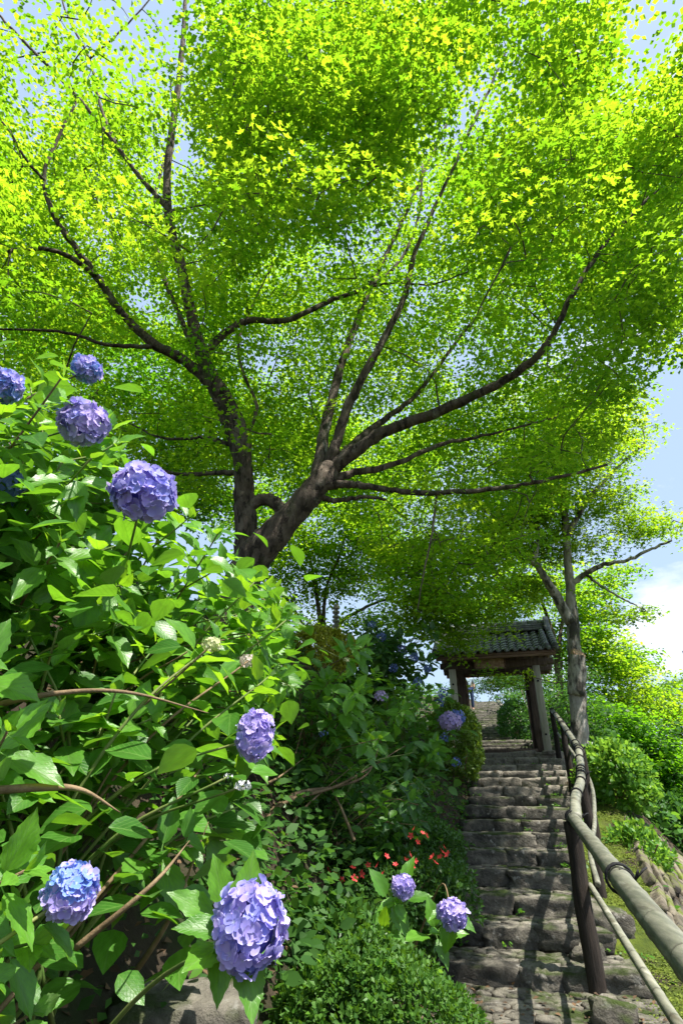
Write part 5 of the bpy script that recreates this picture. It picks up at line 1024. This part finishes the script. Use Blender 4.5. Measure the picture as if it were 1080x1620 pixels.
# ------------------------------------------------------------------ ground cover
def cover(name, label, n, xr, yr, tmpl, size, mat, hgt=(0.0, 0.12), steep=0.5, cond=None, up_=0.8):
    x = rng.uniform(xr[0], xr[1], n); y = rng.uniform(yr[0], yr[1], n); wx, wy = W2(x, y)
    ok = cond(x, y, wx, wy) if cond else np.ones(n, bool); wx, wy = wx[ok], wy[ok]; n = len(wx); z = H(wx, wy); h = rng.uniform(hgt[0], hgt[1], n)
    e = 0.05; nx_ = -(H(wx + e, wy) - z) / e; ny_ = -(H(wx, wy + e) - z) / e; nrm = unit(np.stack([nx_, ny_, np.ones(n)], 1))
    pos = np.stack([wx, wy, z], 1) + nrm * h[:, None]; a = rng.random(n) * 6.28; yd = np.stack([np.cos(a), np.sin(a), rng.normal(0, 0.3, n)], 1) + nrm * 0.15
    v, f = scatter(tmpl[0], tmpl[1], pos, frames(yd, nrm * up_ + np.array([0, -0.15, 0.4]) + rng.normal(0, steep, (n, 3))), size * rng.uniform(0.5, 1.3, n))
    return part(name, mesh_np(name, v, f, M[mat], rnd=np.repeat(rng.random(n), len(tmpl[0]))), kind='stuff', label=label)
patch = lambda s, ph: (lambda x, y, wx, wy: smooth_noise(wx, wy, s, ph) + rng.normal(0, 0.35, len(x)) > 0.05)
cover('ground_ivy', 'small dark creeping leaves over the shaded bank', 19000, (-5, -0.72), (-5, 9), RHOMB, 0.055, 'ivy', (0.0, 0.16))
cover('ground_ivy', 'brighter patches of low seedlings on the bank', 7000, (-4, -0.75), (-5, 9), OVAL, 0.05, 'fern', (0.02, 0.2), cond=patch(1.9, .3))
cover('ground_ivy', 'taller shaded leaves between the hydrangeas and the azalea', 4500, (-2.3, -0.85), (-2.6, 2.2), OVAL, 0.085, 'ivy', (0.02, 0.28))
cover('leaf_litter', 'brown fallen leaves on the bare soil of the bank', 9000, (-3.5, -0.70), (-5, 7), RHOMB, 0.05, 'litter', (0.0, 0.02), 0.25)
cover('leaf_litter', 'scattered fallen leaves on the path and treads', 260, (-0.7, 0.8), (-2, 0), RHOMB, 0.04, 'litter', (0.02, 0.03), 0.2)
cover('moss', 'bright moss tufts on the strip beside the rail', 26000, (0.60, 1.4), (-4, 6), RHOMB, 0.022, 'moss', (0.0, 0.015), 0.6, cond=lambda x, y, wx, wy: (x < wall_edge(y)) & (smooth_noise(wx, wy, 3.1, 1.2) > -0.5))
cover('weeds', 'low weeds sprouting on the mossy strip', 900, (0.6, 1.5), (-4, 7), OVAL, 0.06, 'fern', (0.0, 0.10), cond=lambda x, y, wx, wy: (smooth_noise(wx, wy, 2.6, 2.2) > 0.35))
cover('ground_ivy', 'leafy growth over the slope below the retaining wall', 16000, (1.6, 9), (-2, 26), OVAL, 0.13, 'fern', (0.0, 0.35), cond=lambda x, y, wx, wy: x > wall_edge(y) + np.where(y < 4.8, 1.95, 0.0))
cover('ground_ivy', 'leafy growth on both banks beyond the gate', 9000, (-6, 5), (9.8, 27), OVAL, 0.14, 'tree_dark', (0.0, 0.6), cond=lambda x, y, wx, wy: np.abs(x + 0.075 * (y - 9.8)) > 1.2)
def step_weeds():
    pos = []
    for _ in range(70):
        k = rng.integers(0, 13); lx = rng.choice([-0.68, -0.6, 0.5, 0.6, rng.uniform(-0.6, 0.6)]) + rng.normal(0, 0.05); ly = RUN * (k + 1) - 0.04 + rng.normal(0, 0.02); c = W3(lx, ly, RISE * (k + 1) + 0.01)
        for _ in range(rng.integers(4, 12)): pos.append(c + rng.normal(0, 0.03, 3) * [1, 1, 0.3])
    pos = np.array(pos); n = len(pos); a = rng.random(n) * 6.28; yd = np.stack([np.cos(a), np.sin(a), rng.uniform(.1, 1, n)], 1)
    v, f = scatter(OVAL[0], OVAL[1], pos, frames(yd, np.tile([0, -.3, 1.0], (n, 1)) + rng.normal(0, .3, (n, 3))), rng.uniform(0.02, 0.055, n))
    part('weeds', mesh_np('weeds', v, f, M['fern'], rnd=np.repeat(rng.random(n), 7)), kind='stuff', label='little weeds in the joints of the stone steps')
step_weeds()
# ferns low on the bank
def fern(label, x, y, n=9, ln=0.34, seed=0):
    r_ = np.random.default_rng(seed); base = gz(x, y); t = thing('fern', label, 'fern', base, 'ferns on the bank')
    for i in range(n):
        a = i * 6.28 / n + r_.normal(0, .2); l = ln * r_.uniform(.75, 1.15); d = np.array([math.cos(a), math.sin(a), 0]); s = np.linspace(0, 1, 10)
        c = np.outer(s * l * 0.85, d) + np.outer(l * (0.75 * s - 0.62 * s * s), [0, 0, 1]); mb = MB(); mb.tube(c, 0.0022, 4)
        tn = unit(np.gradient(c, axis=0)); sd_ = np.cross(tn, [0, 0, 1]); pos = []; yd = []; sc = []
        ss = np.linspace(0.12, 1, 16)
        for q in ss:
            k = q * 9; i0 = min(int(k), 8); pt = c[i0] + (c[i0 + 1] - c[i0]) * (k - i0)
            for sg in (-1, 1): pos.append(pt); yd.append(unit(sd_[i0] * sg + tn[i0] * 0.4)); sc.append(l * 0.24 * (1 - q * 0.85) + 0.01)
        v, f = scatter(RHOMB[0] * [0.7, 1, 1], RHOMB[1], pos, frames(np.array(yd), np.tile([0, 0, 1.0], (len(yd), 1))), sc); mb.add(v, f, None, r_.random()); part('frond', mb.mesh('frond', M['fern']), t)
for i, (px, py, lab) in enumerate([(180, 1275, 'fern on bare soil behind the arching brown stem'), (60, 1300, 'fern at the far left low on the bank'), (470, 1345, 'fern in the shade left of the red azalea'), (330, 1530, 'fern just above the granite block'), (455, 1560, 'fern beside the granite block and the round shrub')]):
    Y = [2.6, 2.3, 4.3, 2.5, 2.7][i]; p = P(px, py, Y); fern(lab, p[0], p[1], seed=i, ln=0.30)
